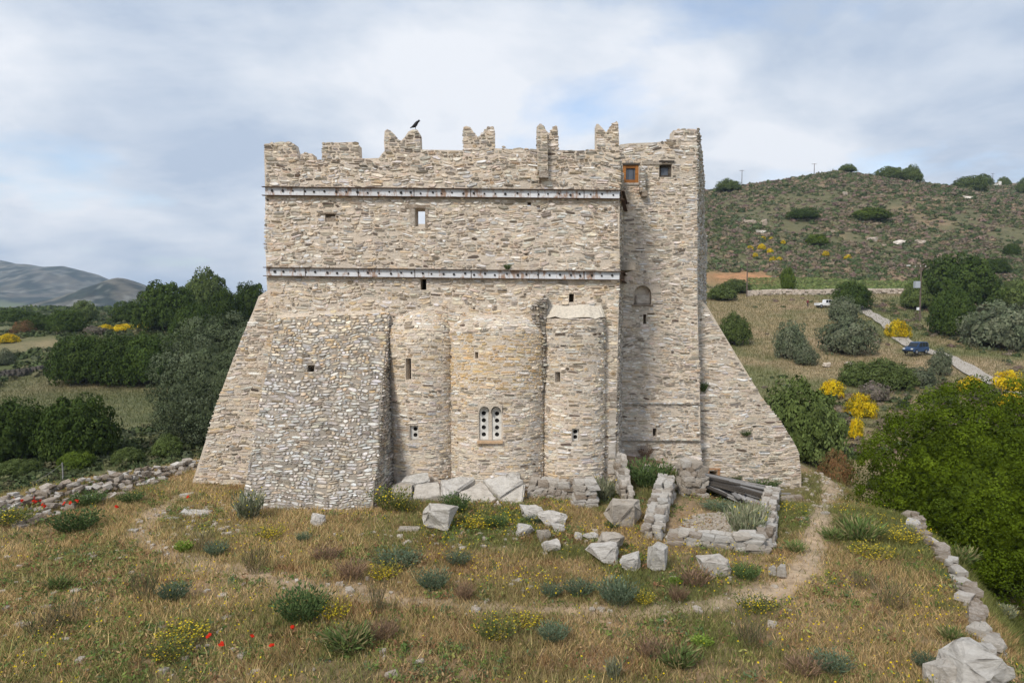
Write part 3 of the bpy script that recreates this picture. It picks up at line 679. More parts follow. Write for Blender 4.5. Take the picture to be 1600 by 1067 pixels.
# ------------------------------------------------------------------ loose stone: rocks, ruins, timber
from mathutils import noise as mnoise
def hull_mesh(seed, n=16, flat=1.0, rough=0, lo=.3):
    r = random.Random(seed); b = bmesh.new()
    for i in range(n):
        if i < 8: v = Vector([(1 if i >> k & 1 else -1)*r.uniform(lo, .98) for k in range(3)])
        else:
            v = Vector((r.gauss(0, 1), r.gauss(0, 1), r.gauss(0, 1))).normalized(); v = v*r.uniform(.82, 1.02)
        b.verts.new((v.x*.5, v.y*.5, v.z*.5*flat))
    bmesh.ops.convex_hull(b, input=b.verts[:])
    for v in [v for v in b.verts if not v.link_faces]: b.verts.remove(v)
    if rough:
        bmesh.ops.bevel(b, geom=b.edges[:], offset=.015, segments=1, affect='EDGES')
        bmesh.ops.triangulate(b, faces=b.faces[:]); bmesh.ops.subdivide_edges(b, edges=b.edges[:], cuts=3)
        of = Vector((seed*3.1, seed*1.7, 0))
        for v in b.verts:
            p = v.co; k = mnoise.fractal(p*3.2+of, .9, 2.1, 4)*.5+.35*mnoise.noise(Vector((p.x*2, p.y*2, p.z*9))+of)
            v.co += p.normalized()*rough*k
    me = bpy.data.meshes.new('rock'); b.to_mesh(me); b.free()
    return me
ROCK = {k: [hull_mesh(100+i, 12, lo=.48) for i in range(16)] for k in ('rock', 'marble', 'slab')}
for k in ROCK:
    for me in ROCK[k]: me.materials.append(M[k])
def rock(name, mk, loc, size, parent=None, rz=None, tilt=.15, r=rnd):
    o = link(name, r.choice(ROCK[mk]), None, parent, loc); o.scale = size
    o.rotation_euler = (r.uniform(-tilt, tilt), r.uniform(-tilt, tilt), r.uniform(0, 6.28) if rz is None else rz)
    return o
def boulder(name, px, py, wpx, hpx, mk, label, seed, depth=1.0, cat='boulder', rz=0, sink=.12, Y=None, group=None):
    g_ = gnd(px, py) if Y is None else (at(px, py, Y)[0], Y, at(px, py, Y)[2]); s = g_[1]/F
    me = hull_mesh(seed, 18, 1.0, .17); me.materials.append(M[mk]); W_, H_ = wpx*s*1.12, hpx*s*1.2
    o = link(name, me, None, None, (g_[0], g_[1]+W_*depth*.35, g_[2]+H_*(.5-sink))); o.scale = (W_, W_*depth, H_); o.rotation_euler = (0, 0, rz)
    return tag(o, label, cat, group)
BO = [(683, 832, 56, 42, 'marble', 'big grey-streaked white boulder standing alone in front of the bedrock slabs', .9),
      (975, 826, 52, 40, 'marble', 'large pale boulder between the little stone pillar and the ruined room', .9),
      (820, 839, 28, 17, 'marble', 'white stone lying before the stepped low wall, nearest the bedrock slabs', .8),
      (832, 814, 40, 22, 'marble', 'white stone leaning against the foot of the bedrock slabs', .7),
      (864, 824, 44, 24, 'marble', 'long white stone below the stepped low wall', .6),
      (850, 848, 22, 20, 'marble', 'white stone with an ochre side, left one of a touching pair in the grass', .8),
      (874, 834, 22, 14, 'marble', 'small bright white stone, right one of a touching pair in the grass', .8),
      (862, 864, 30, 18, 'marble', 'rough white stone in brown grass below the touching pair', .8),
      (904, 845, 13, 13, 'marble', 'small round white stone beside a flat one in the grass', .9),
      (924, 844, 26, 10, 'marble', 'flat white stone beside a small round one in the grass', .7),
      (494, 823, 24, 19, 'marble', 'pale pointed stone at the foot of the grey buttress', .7),
      (1222, 905, 16, 22, 'slab', 'upright brown-edged stone at the corner of the ruined room by the path', .6),
      (1208, 902, 13, 17, 'marble', 'little white stone against the corner of the ruined room', .8),
      (1534, 1092, 112, 66, 'marble', 'huge white lichen-spotted boulder at the end of the terrace wall', .9),
      (1484, 1082, 58, 40, 'marble', 'white speckled boulder half buried in grass beside the huge one', .8),
      (955, 866, 42, 36, 'marble', 'white stone block with a rusty orange patch before the ruined room', .9),
      (948, 884, 58, 30, 'marble', 'cracked white stone just below the orange-patched block', .7),
      (985, 893, 34, 28, 'marble', 'white stone end-on beside the front corner of the ruined room', .8),
      (1028, 893, 38, 42, 'marble', 'stack-like white stone at the outer corner of the ruined room', .7),
      (1122, 900, 52, 28, 'slab', 'pale block fallen under the front wall of the ruined room', .6),
      (1312, 750, 26, 10, 'rock', 'dark flat stone where the path leaves the terrace', .6)]
for i, (px, py, w_, h_, mk, lab, dp) in enumerate(BO):
    boulder('boulder' if w_ > 38 else 'stone_block', px, py, w_, h_, mk, lab, 300+i, dp, 'boulder' if w_ > 38 else 'stone')
# bedrock at the foot of the apses
bed = thing('bedrock_outcrop', 'cracked pale bedrock slabs sloping down from the foot of the apses', 'rock outcrop', (-.6, 25.6, 0))
SL = [[(645, 780), (648, 757), (686, 751), (690, 774)], [(626, 752), (632, 744), (668, 737), (672, 750), (648, 755)], [(690, 773), (688, 750), (715, 744), (746, 745), (716, 767), (699, 774)],
      [(717, 769), (752, 751), (776, 778), (756, 799), (733, 807), (722, 790)], [(754, 750), (776, 744), (797, 733), (808, 745), (819, 752), (780, 776)],
      [(781, 779), (820, 754), (814, 800), (791, 794)], [(735, 809), (757, 801), (778, 782), (790, 797), (792, 809)], [(610, 775), (612, 757), (628, 752), (645, 757), (642, 780)],
      [(790, 742), (800, 734), (812, 738), (814, 750)]]
for i, P in enumerate(SL):
    cx = sum(p[0] for p in P)/len(P); cy = sum(p[1] for p in P)/len(P); b = bmesh.new(); tvs = []; bvs = []; lift = rnd.uniform(0, .12)
    tx, ty = rnd.uniform(-.0015, .0015), rnd.uniform(-.002, .002)
    for (x, y) in P:
        Yp = 26.75-(y-742)/66*2.3+lift*0; q = Vector(at(x, y, Yp-lift+tx*(x-cx)*8+ty*(y-cy)*8)); tvs.append(b.verts.new(q)); bvs.append(b.verts.new(q+Vector((0, .25, -.8))))
    n_ = len(P); b.faces.new(tvs); b.faces.new(bvs[::-1])
    for k in range(n_): b.faces.new((tvs[k], bvs[k], bvs[(k+1) % n_], tvs[(k+1) % n_]))
    bmesh.ops.recalc_face_normals(b, faces=b.faces[:]); bmesh.ops.bevel(b, geom=b.edges[:], offset=.045, segments=1, affect='EDGES')
    bmesh.ops.triangulate(b, faces=b.faces[:]); bmesh.ops.subdivide_edges(b, edges=b.edges[:], cuts=2, use_grid_fill=True)
    rr = random.Random(i)
    for v in b.verts: v.co += Vector((rr.gauss(0, .012), rr.gauss(0, .02), rr.gauss(0, .022)))
    link('rock_slab', b, M['marble'], bed, -Vector(bed.location))
# little built remains
def course_wall(name, label, p0, p1, width, z0, h0, h1, mk, seed, cat='ruined wall', sz=(.22, .5), lay=.16, name2='stone', group=None, jit=.05):
    """dry walling from p0 to p1 (x, y), stone by stone"""
    r = random.Random(seed); a = Vector(p0); b = Vector(p1); d = b-a; Lh = d.length; d.normalize(); n_ = Vector((-d.y, d.x)); ang = math.atan2(d.y, d.x)
    t = thing(name, label, cat, (a.x, a.y, hz(a.x, a.y)), group); off = Vector(t.location)
    k = 0; z = 0
    hm = max(h0, h1)
    while z < hm-.03:
        lh = lay*r.uniform(.75, 1.25)
        for row in (range(2) if width > .32 else range(1)):
            u = r.uniform(-.08, .02)
            while u < Lh:
                s = r.uniform(*sz); um = min(Lh, u+s/2); hh = h0+(h1-h0)*um/Lh
                if z < hh-.02:
                    wv = width/(2 if width > .32 else 1)
                    q = a+d*um+n_*((row-.5)*wv if width > .32 else 0)+n_*r.uniform(-jit, jit)
                    g_ = hz(q.x, q.y)+z0
                    rock(name2, mk if r.random() < .8 else ('rock' if mk != 'rock' else 'slab'), Vector((q.x, q.y, g_+z+lh*.5))-off, (s*1.25, wv*r.uniform(1.15, 1.4), lh*1.5), t, ang+r.uniform(-.12, .12), .07, r)
                u += s*r.uniform(.9, 1.05)
        z += lh*.92
    return t
def g2(px, py): return gnd(px, py)[:2]
course_wall('ruined_wall', 'stepped low wall of pale stones between the bedrock and the little pillar', (at(828, 775, 26.3)[0], 26.3), (at(890, 775, 26.1)[0], 26.1), .7, -.1, .75, .6, 'slab', 1)
course_wall('stone_pillar', 'short square pillar of stacked white stones below the flat-topped apse', (at(897, 800, 25.1)[0], 25.1), (at(926, 800, 25.1)[0], 25.1), .66, -.1, .95, .95, 'marble', 2, 'stone pillar', (.3, .5))
course_wall('ruined_wall', 'narrow broken wall running out from the tower corner', (at(968, 745, 27.6)[0], 27.6), (at(980, 760, 25.9)[0], 25.9), .42, -.1, 1.5, .35, 'slab', 3)
RA, RB, RC, RD = (6.1, 26.6), (4.45, 21.4), (7.55, 20.1), (10.75, 27.6)
course_wall('ruined_wall', 'low wall of the ruined room nearest the pale boulder', RB, RA, .6, -.12, .45, .85, 'marble', 4, sz=(.25, .55))
course_wall('ruined_wall', 'low front wall of the ruined room', (4.9, 21.1), (7.5, 20.2), .6, -.15, .42, .62, 'marble', 5, sz=(.3, .62))
course_wall('ruined_wall', 'low straight wall of the ruined room beside the footpath', (7.75, 20.5), (10.7, 27.6), .5, -.15, .62, .75, 'marble', 6, sz=(.28, .6))
course_wall('ruined_wall', 'rubble ledge under the turret behind the green bushes', (5.6, 28.9), (8.9, 28.6), .5, -.5, .62, .8, 'slab', 7)
course_wall('ruined_wall', 'overgrown stones at the back of the ruined room under the buttress', (8.6, 28.5), (12.6, 29.6), .5, -.25, .5, .35, 'rock', 8)
# rough rubble pier that carries the fallen roof
course_wall('rubble_pier', 'rough upright pier of rubble carrying the fallen timber roof', (6.75, 26.9), (7.55, 27.1), .75, -.2, 1.55, 1.35, 'slab', 9, 'stone pier', (.25, .45), .2)
# fallen timber roof
tr = thing('fallen_timber_roof', 'collapsed roof of grey weathered planks leaning over the ruined room', 'wooden planks', (8.8, 26.8, .3))
off = Vector(tr.location)
plank = {k: box(-.5, .5, -.5, .5, -.5, .5) for k in ('wood_grey', 'wood_dark')}
PM = {}
for k in plank:
    me = bpy.data.meshes.new('plank'); plank[k].to_mesh(me); plank[k].free(); me.materials.append(M[k]); PM[k] = me
def beam(p, q, w_, h_, k, roll=0, name='plank'):
    p, q = Vector(p), Vector(q); d = q-p; o = link(name, PM[k], None, tr); o.scale = (d.length, w_, h_); o.location = (p+q)/2-off
    o.rotation_euler = d.to_track_quat('X', 'Z').to_euler(); o.rotation_euler.rotate_axis('X', roll); return o
for i in range(22):
    t = i/21; p = at(1066+t*22+rnd.uniform(-4, 6), 733+t*17+rnd.uniform(-2, 2), 28.2-t*1.0); q = at(1226-52*t+rnd.uniform(-12, 12), 764+30*t+rnd.uniform(-3, 3), 28.1-t*1.9)
    k = rnd.uniform(0, .25)*(rnd.random() < .5); m_ = tuple(p[j]+(q[j]-p[j])*k for j in range(3))
    beam(m_, q, rnd.uniform(.13, .24), .035, 'wood_grey' if rnd.random() < .66 else 'wood_dark', rnd.uniform(-.35, .35))
for i in range(9):
    t = i/8; p = at(1070+rnd.uniform(-4, 8), 738+t*10, 27.9-t*.7); q = at(1135+rnd.uniform(0, 30), 752+t*22, 27.4-t*.9)
    beam(p, q, .16, .05, 'wood_dark', rnd.uniform(-.4, .4))
for i in range(9):                                              # short broken ends poking out in front
    x = 1146+i*6.5; p = at(x, 770+i*2.4, 26.6); q = at(x+9+rnd.uniform(-2, 4), 779+i*2.4+rnd.uniform(-1, 3), 26.1); beam(p, q, .16, .045, 'wood_grey', .2)
for (a, b) in (((1088, 752, 27.6), (1166, 786, 26.7)), ((1075, 740, 28.1), (1205, 778, 26.9))): beam(at(*a), at(*b), .14, .14, 'wood_dark', 0, 'rafter')
beam(at(1150, 770, 28.3), at(1235, 771, 28.6), .09, .05, 'wood_grey')
# tumbled field wall on the far edge of the terrace
heap = thing('collapsed_stone_wall', 'long tumbled heap of flat brown and white stones along the terrace edge', 'stone wall', (-16.5, 28, 0)); off = Vector(heap.location)
r = random.Random(21); e0 = np.array(g2(-30, 806)); e1 = np.array(g2(306, 728)); dd = (e1-e0); Lh = np.hypot(*dd); dd /= Lh; nn = np.array((dd[1], -dd[0]))
for i in range(290):
    t = (i+r.random())/290; t = t**1.15; s = t*Lh; wide = 2.3*(1-t)**.8+.45; o_ = r.uniform(-.4, 1)*wide; x, y = e0+dd*s+nn*o_
    pile = max(0, 1-abs(o_-.2)/(wide*.9))*(.55-.15*t); sz = r.uniform(.18, .54)*(1-.15*t)
    rock('stone', 'rock' if r.random() < .55 else ('slab' if r.random() < .5 else 'marble'), Vector((x, y, hz(x, y)+r.random()*pile+.05))-off, (sz, sz*r.uniform(.6, .95), sz*r.uniform(.28, .5)), heap, None, .38, r)
# terrace wall along the other edge
tw_ = thing('terrace_wall', 'curving dry stone terrace wall of flat slabs at the edge of the grass', 'stone wall', (12, 20, 0)); off = Vector(tw_.location)
edge = [g2(1398, 800), g2(1432, 835), g2(1466, 872), g2(1496, 912), g2(1516, 955), g2(1535, 1000), g2(1548, 1030)]
r = random.Random(33)
for (a, b) in zip(edge[:-1], edge[1:]):
    a = Vector(a); b = Vector(b); n_ = max(3, int((b-a).length/.34)); d = (b-a).normalized(); nn_ = Vector((d.y, -d.x)); nn_ = nn_ if nn_.x > 0 else -nn_
    for k in range(n_):
        q = a+(b-a)*((k+.5)/n_); zt = hz(*(q-nn_*.5))
        for lay in range(4):
            p = q+nn_*(.08+.02*lay+r.uniform(-.14, .12)); sz = r.uniform(.22, .66)
            if lay == 0 and r.random() < .35: continue
            rock('stone', r.choice(['marble', 'rock', 'rock', 'rock', 'slab']), Vector((p.x, p.y, zt+.12-lay*.13))-off, (sz, sz*.8, r.uniform(.12, .24)), tw_, math.atan2(d.y, d.x)+r.uniform(-.4, .4), .1, r)
# gravel floor of the ruined room and small stones strewn about: too many to count
def strew(name, label, pts, sizes, mk, seed):
    r = np.random.default_rng(seed); V = []; Fa = []; base = [(np.array([v.co for v in me.vertices]), [tuple(p.vertices) for p in me.polygons]) for me in ROCK['rock'][:6]]
    for (x, y), s in zip(pts, sizes):
        bv, bf = base[r.integers(6)]; a = r.uniform(0, 6.28); R = np.array(((math.cos(a), -math.sin(a), 0), (math.sin(a), math.cos(a), 0), (0, 0, 1)))
        k = len(V); V += ((bv*np.array((s, s*r.uniform(.6, 1), s*r.uniform(.4, .6))))@R.T+np.array((x, y, hz(x, y)+s*.12))).tolist(); Fa += [tuple(i+k for i in f) for f in bf]
    o = link(name, pyd(name, V, Fa), M[mk]); return tag(o, label, 'stones', None, 'stuff')
def inpoly(px, n, seed):
    r = random.Random(seed); P = [Vector(g2(*p)) for p in px]; xs = [p.x for p in P]; ys = [p.y for p in P]; out_ = []; poly = [(p.x, p.y) for p in P]
    while len(out_) < n:
        x, y = r.uniform(min(xs), max(xs)), r.uniform(min(ys), max(ys)); c = cross(poly, y)
        if any(c[i] <= x <= c[i+1] for i in range(0, len(c)-1, 2)): out_.append((x, y))
    return out_
r = random.Random(5)
strew('gravel', 'pale gravel floor inside the ruined room', inpoly([(1048, 838), (1080, 804), (1160, 800), (1190, 815), (1180, 840), (1110, 845)], 900, 1), [r.uniform(.06, .16) for _ in range(900)], 'slab', 1)
pp = inpoly([(1225, 760), (1330, 745), (1330, 790), (1262, 840), (1225, 840)], 190, 2)+inpoly([(200, 800), (360, 780), (380, 830), (250, 880)], 150, 3)+inpoly([(0, 850), (420, 850), (700, 1060), (0, 1060)], 170, 4)+inpoly([(520, 830), (960, 830), (960, 870), (520, 850)], 120, 5)+inpoly([(500, 900), (1200, 900), (1250, 980), (430, 960)], 90, 6)
strew('loose_stones', 'small pale stones strewn over the path and dry grass', pp, [r.choice((.06, .08, .1, .14, .2)) * r.uniform(.8, 1.35) for _ in pp], 'slab', 2)
for i, (px, py, w_, h_, lab) in enumerate([(305, 803, 46, 7, 'long flat white slab in the path near the wing buttress'), (272, 811, 22, 6, 'short flat white slab beside the long one in the path'),
        (292, 775, 20, 7, 'flat white stone just below the wing buttress'), (75, 950, 18, 8, 'white stone in brown grass at the picture edge, upper one of two'), (35, 978, 28, 7, 'long low stone in brown grass, lower one of two'),
        (640, 828, 36, 8, 'flat pale slab left of the big streaked boulder'), (208, 830, 16, 5, 'small flat stone in the path below the tumbled wall'), (1250, 812, 16, 8, 'small white stone on the path side of the ruined room'), (1290, 803, 12, 6, 'small white stone in the middle of the footpath')]):
    g_ = gnd(px, py); s = g_[1]/F
    o = rock('flat_stone', 'marble' if i < 3 else 'slab', (g_[0], g_[1], g_[2]+.03), (w_*s*1.2, w_*s*.6, max(.1, h_*s*.9)), None, rnd.uniform(-.3, .3), .05); tag(o, lab, 'stone')
# short rail of a post and a sagging rope by the tumbled wall
g_ = gnd(98, 752); ph = 30*g_[1]/F
po = thing('rope_post', 'grey wooden post with a slack rope behind the tumbled wall', 'post', g_)
V, Fa = tube([(0, 0, -.3), (.02, 0, ph*.5), (0, 0, ph)], [.055, .05, .045], 7); link('post', pyd('post', V, Fa), M['wood_grey'], po)
q = gnd(50, 758); V, Fa = tube([(t*(q[0]-g_[0]), t*(q[1]-g_[1]), (ph-.08)*(1-t)+t*(q[2]-g_[2]+.15)-.10*math.sin(math.pi*t)) for t in np.linspace(0, 1, 9)], [.016]*9, 5); link('rope', pyd('rope', V, Fa), M['wood_grey'], po)
# the bird on the swallow-tail merlon
bp_ = at(649, 203, FY+.25); s = 28/F*1.0
BS = 1.15
bird = thing('bird', 'dark bird perched on the horn of a swallow-tail merlon', 'bird', (bp_[0], bp_[1], bp_[2]+.02))
body = [(-.20, .045, .010, .035), (-.14, .075, .022, .03), (-.07, .115, .05, .05), (0, .16, .075, .075), (.06, .205, .07, .07), (.10, .25, .045, .045), (.125, .285, .040, .042), (.15, .295, .036, .036), (.172, .292, .012, .012), (.195, .283, .003, .003)]
V = []; Fa = []; sg = 10
for (x, z, rz_, ry_) in body:
    for k in range(sg): t = 2*math.pi*k/sg; V.append((x*.92*BS, ry_*1.2*BS*math.cos(t), (z+rz_*1.2*math.sin(t))*BS))
for i in range(len(body)-1):
    for k in range(sg): Fa.append((i*sg+k, i*sg+(k+1) % sg, (i+1)*sg+(k+1) % sg, (i+1)*sg+k))
Fa += [tuple(range(sg))[::-1], tuple(range((len(body)-1)*sg, len(body)*sg))]
k0 = len(V)
for sy in (-.03, .03):
    v, f = tube([(.01, sy, .10), (.0, sy, .05), (.01, sy, 0), (.04, sy, -.005)], [.012, .008, .007, .004], 5); k = len(V); V += v; Fa += [tuple(q+k for q in g_) for g_ in f]
link('body', pyd('body', V, Fa, None, True), M['bird'], bird)
# ------------------------------------------------------------------ growing things
def unit(v): return v/np.maximum(1e-9, np.linalg.norm(v, axis=1, keepdims=True))
def leaves(Cn, Nr, size, tint, rng, tilt=.7, asp=.55, up=0.0):
    n = len(Cn); nr = unit(Nr+tilt*rng.normal(size=(n, 3))); a = unit(np.cross(nr, rng.normal(size=(n, 3)))); 
    if up: a = unit(a+np.array((0, 0, up)))
    b = np.cross(nr, a); s = size[:, None]
    V = np.stack([Cn-a*s, Cn-b*s*asp-a*s*.1, Cn+a*s, Cn+b*s*asp-a*s*.1], 1).reshape(-1, 3)
    return V, np.arange(4*n).reshape(n, 4), np.repeat(tint, 4, 0)
def sph(n, rng, zmin=-1.0):
    v = unit(rng.normal(size=(int(n*3)+20, 3))); v = v[v[:, 2] > zmin]; return v[:n]
def crown_mesh(name, rad, lobes, lr, leaf, per, cols, seed, zmin=-.35, flat=.75, jitter=.25, core=.72, asp=.55, tilt=.42, up=0.0, fill=.12):
    """a crown as many lobes of small leaves over a leafy core; centred on the ground, rad = (rx, ry, rz)"""
    rng = np.random.default_rng(seed); R = np.array(rad); gi = (np.arange(lobes)+.5)/lobes; gz = 1-gi*(1-zmin); ga = np.arange(lobes)*2.39996; gr = np.sqrt(1-gz**2); d = unit(np.stack([gr*np.cos(ga), gr*np.sin(ga), gz], 1)+rng.normal(0, .55/np.sqrt(lobes), (lobes, 3))); k = rng.uniform(1-jitter, 1.0, (len(d), 1))
    lc = d*k*R; lrr = rng.uniform(lr*.6, lr*1.25, len(d)); Cs = []; Ns = []; Ts = []; Sz = []
    cols = np.array(cols)
    for c, r_, dn in zip(lc, lrr, d):
        n = int(per*rng.uniform(.7, 1.3)); q = sph(n, rng, -.9); q = q[(q@dn) > -.35]; n = len(q)
        rr = r_*rng.uniform(.72, 1.06, (n, 1)); Cs.append(c+q*rr*np.array((1, 1, .85))); Ns.append(q*.8+dn*.35)
        base = cols[rng.integers(len(cols))]; Ts.append(base*rng.uniform(.75, 1.25, (n, 1))*rng.uniform(.9, 1.1)); Sz.append(leaf*rng.uniform(.6, 1.3, n))
    n = int(lobes*per*fill); q = sph(n, rng, zmin); Cs.append(q*R*rng.uniform(.58, .86, (len(q), 1))); Ns.append(q); Ts.append(cols[rng.integers(len(cols), size=len(q))]*.9); Sz.append(np.full(len(q), leaf*2.2))
    Cn = np.concatenate(Cs); V, Fa, T = leaves(Cn, np.concatenate(Ns), np.concatenate(Sz), np.concatenate(Ts), rng, tilt, asp, up)
    # core
    m_, n_ = 9, 14; cv = []; cf = []
    for i in range(m_):
        th_ = math.pi*(i+.5)/m_
        for j in range(n_): ph = 2*math.pi*j/n_; cv.append(np.array((math.sin(th_)*math.cos(ph), math.sin(th_)*math.sin(ph), max(math.cos(th_), zmin-.1)))*R*core*rng.uniform(.86, 1.1))
    for i in range(m_-1):
        for j in range(n_): cf.append((i*n_+j, (i+1)*n_+j, (i+1)*n_+(j+1) % n_, i*n_+(j+1) % n_))
    V = np.concatenate([V, np.array(cv)]); Fa = np.concatenate([Fa, np.array(cf)+len(Cn)*4]); T = np.concatenate([T, np.repeat(cols.mean(0)[None], len(cv), 0)])
    V[:, 2] += -zmin*R[2]*1.0
    me = fast(name, V, Fa, T); me.materials.append(M['leaf']); return me
def limbs(h, r_, seed, n=5, spread=.5):
    rr = random.Random(seed); V, Fa = tube([(0, 0, -.4), (rr.uniform(-.04, .04), 0, h*.3), (rr.uniform(-.08, .08), rr.uniform(-.08, .08), h*.62)], [r_, r_*.8, r_*.45], 8)
    for i in range(n):
        a = 6.28*i/n+rr.uniform(-.4, .4); z = h*rr.uniform(.15, .4); s = spread*rr.uniform(.6, 1.1)
        v, f = tube([(0, 0, z), (s*.5*math.cos(a), s*.5*math.sin(a), z+h*.22), (s*math.cos(a), s*math.sin(a), z+h*.42)], [r_*.5, r_*.3, r_*.12], 6); k = len(V); V += v; Fa += [tuple(q+k for q in g_) for g_ in f]
    me = pyd('trunk', V, Fa, None, True); me.materials.append(M['bark']); return me
DG = [(0.0473, 0.0758, 0.0159), (0.0569, 0.0885, 0.0182), (0.0664, 0.0979, 0.0228), (0.0411, 0.0664, 0.0147)]
MG = [(0.0906, 0.1232, 0.0339), (0.1087, 0.145, 0.0418), (0.0797, 0.1087, 0.0313), (0.1232, 0.1595, 0.0522)]
GG = [(0.132, 0.1552, 0.09), (0.1552, 0.1739, 0.1056), (0.1118, 0.1366, 0.0776), (0.1708, 0.1832, 0.1165)]
YG = [(0.0806, 0.1196, 0.0156), (0.0962, 0.1404, 0.0182), (0.0676, 0.1014, 0.0143), (0.1118, 0.156, 0.0234)]
BR = [(.62, .44, .012), (.68, .50, .016), (.55, .36, .010), (.20, .20, .03), (.70, .52, .02)]
RD = [(0.169, 0.0975, 0.0455), (0.13, 0.1105, 0.0455), (0.208, 0.1105, 0.052)]
PW = [(0.208, 0.169, 0.1495), (0.182, 0.156, 0.117), (0.143, 0.143, 0.091)]
# shared crowns (unit radius 1, base on the ground)
PR = {}
for k, cols, par in (('dark', DG, dict(lobes=90, lr=.19, leaf=.036, per=130, jitter=.25, core=.66)), ('mid', MG, dict(lobes=80, lr=.20, leaf=.038, per=130, jitter=.3, core=.66)),
                     ('grey', GG, dict(lobes=60, lr=.25, leaf=.046, per=90, jitter=.45, core=.6)), ('bright', YG, dict(lobes=70, lr=.23, leaf=.040, per=160, jitter=.3, core=.64)),
                     ('broom', BR, dict(lobes=60, lr=.24, leaf=.048, per=70, zmin=-.15)), ('red', RD, dict(lobes=50, lr=.25, leaf=.045, per=70, up=.8)),
                     ('dry', PW, dict(lobes=50, lr=.25, leaf=.05, per=60, jitter=.4))):
    PR[k] = [crown_mesh('crown', (1, 1, .8), cols=cols, seed=50+i+hash_ if False else 50+i*7+len(k), **par) for i in range(2)]
    for me in PR[k]:
        zs_ = max(v.co.z for v in me.vertices); me['h'] = zs_
TR = [limbs(1.0, .07, i, 5, .55) for i in range(3)]
def plant(name, label, cat, px, py, wpx, hpx, kind, Y=None, group=None, trunk=True, var=None):
    g_ = gnd(px, py) if Y is None else (at(px, py, Y)[0], Y, hz(at(px, py, Y)[0], Y))
    s = g_[1]/F; W_, H_ = wpx*s, hpx*s
    if Y is not None: H_ = float(np.clip(at(px, py-hpx, Y)[2]-g_[2], .85*hpx*s, (1.1 if px > 700 or kind == 'broom' else 2.0)*hpx*s))
    me = PR[kind][rnd.randrange(2) if var is None else var]
    t = thing(name, label, cat, g_, group, rnd.uniform(0, 6.28))
    c = link('crown', me, None, t, (0, 0, H_*.06)); c.scale = (W_/2.25, W_/2.25*rnd.uniform(.85, 1.05), H_*.94/me['h'])
    if trunk:
        k = link('trunk', rnd.choice(TR), None, t); k.scale = (W_*.5, W_*.5, H_*.8)
    return t
# the great rounded bush below the terrace wall
def big(name, label, cat, base, rad, lobes, lr, leaf, per, cols, seed, **k):
    t = thing(name, label, cat, base); link('crown', crown_mesh('crown', rad, lobes, lr, leaf, per, cols, seed, **k), None, t)
    me = TR[seed % 3]; o = link('trunk', me, None, t); o.scale = (rad[0]*.9, rad[1]*.9, rad[2]*1.1); return t
YB = [(0.0674, 0.1011, 0.0055), (0.079, 0.1175, 0.0069), (0.0577, 0.0867, 0.0055), (0.0914, 0.1309, 0.009), (0.05, 0.0751, 0.0069)]
gx0, gy0 = 18.6, 26.6
big('evergreen_bush', 'huge rounded bright green evergreen bush below the terrace wall', 'bush', (gx0, gy0, -3.9), (4.6, 4.4, 5.25), 480, .45, .050, 230, YB, 4, zmin=-.6, core=.66, jitter=.20, tilt=.42, fill=.10)
L0 = gnd(322, 704)
big('oak_tree', 'big grey-green leafy tree close against the wing buttress', 'tree', (L0[0]-.3, L0[1]+4.5, L0[2]), (6.3, 5.5, 7.3), 330, .70, .09, 170, [(.105, .135, .068), (.125, .155, .082), (.085, .110, .054), (.14, .17, .10)], 6, zmin=-.6, core=.72, jitter=.22)
LA = [('dark_bush', 'dark round bush on the valley floor, right one of the nearest pair', 122, 716, 124, 104, 'dark'), ('dark_bush', 'dark spreading bush cut by the picture edge, nearest pair', 22, 716, 150, 100, 'dark'),
      ('dark_bush', 'broad dark green bush in the valley, leftmost of the long clump behind the meadow', 128, 597, 112, 80, 'dark'), ('dark_bush', 'dark green bush in the middle of the long clump behind the meadow', 186, 599, 110, 82, 'dark'),
      ('dark_bush', 'dark green bush at the tower end of the long clump behind the meadow', 236, 600, 96, 84, 'dark')]
for (n_, lab, px, py, a, b, k) in LA: plant(n_, lab, 'bush', px, py, a, b, k, None, 'bushes in the valley')
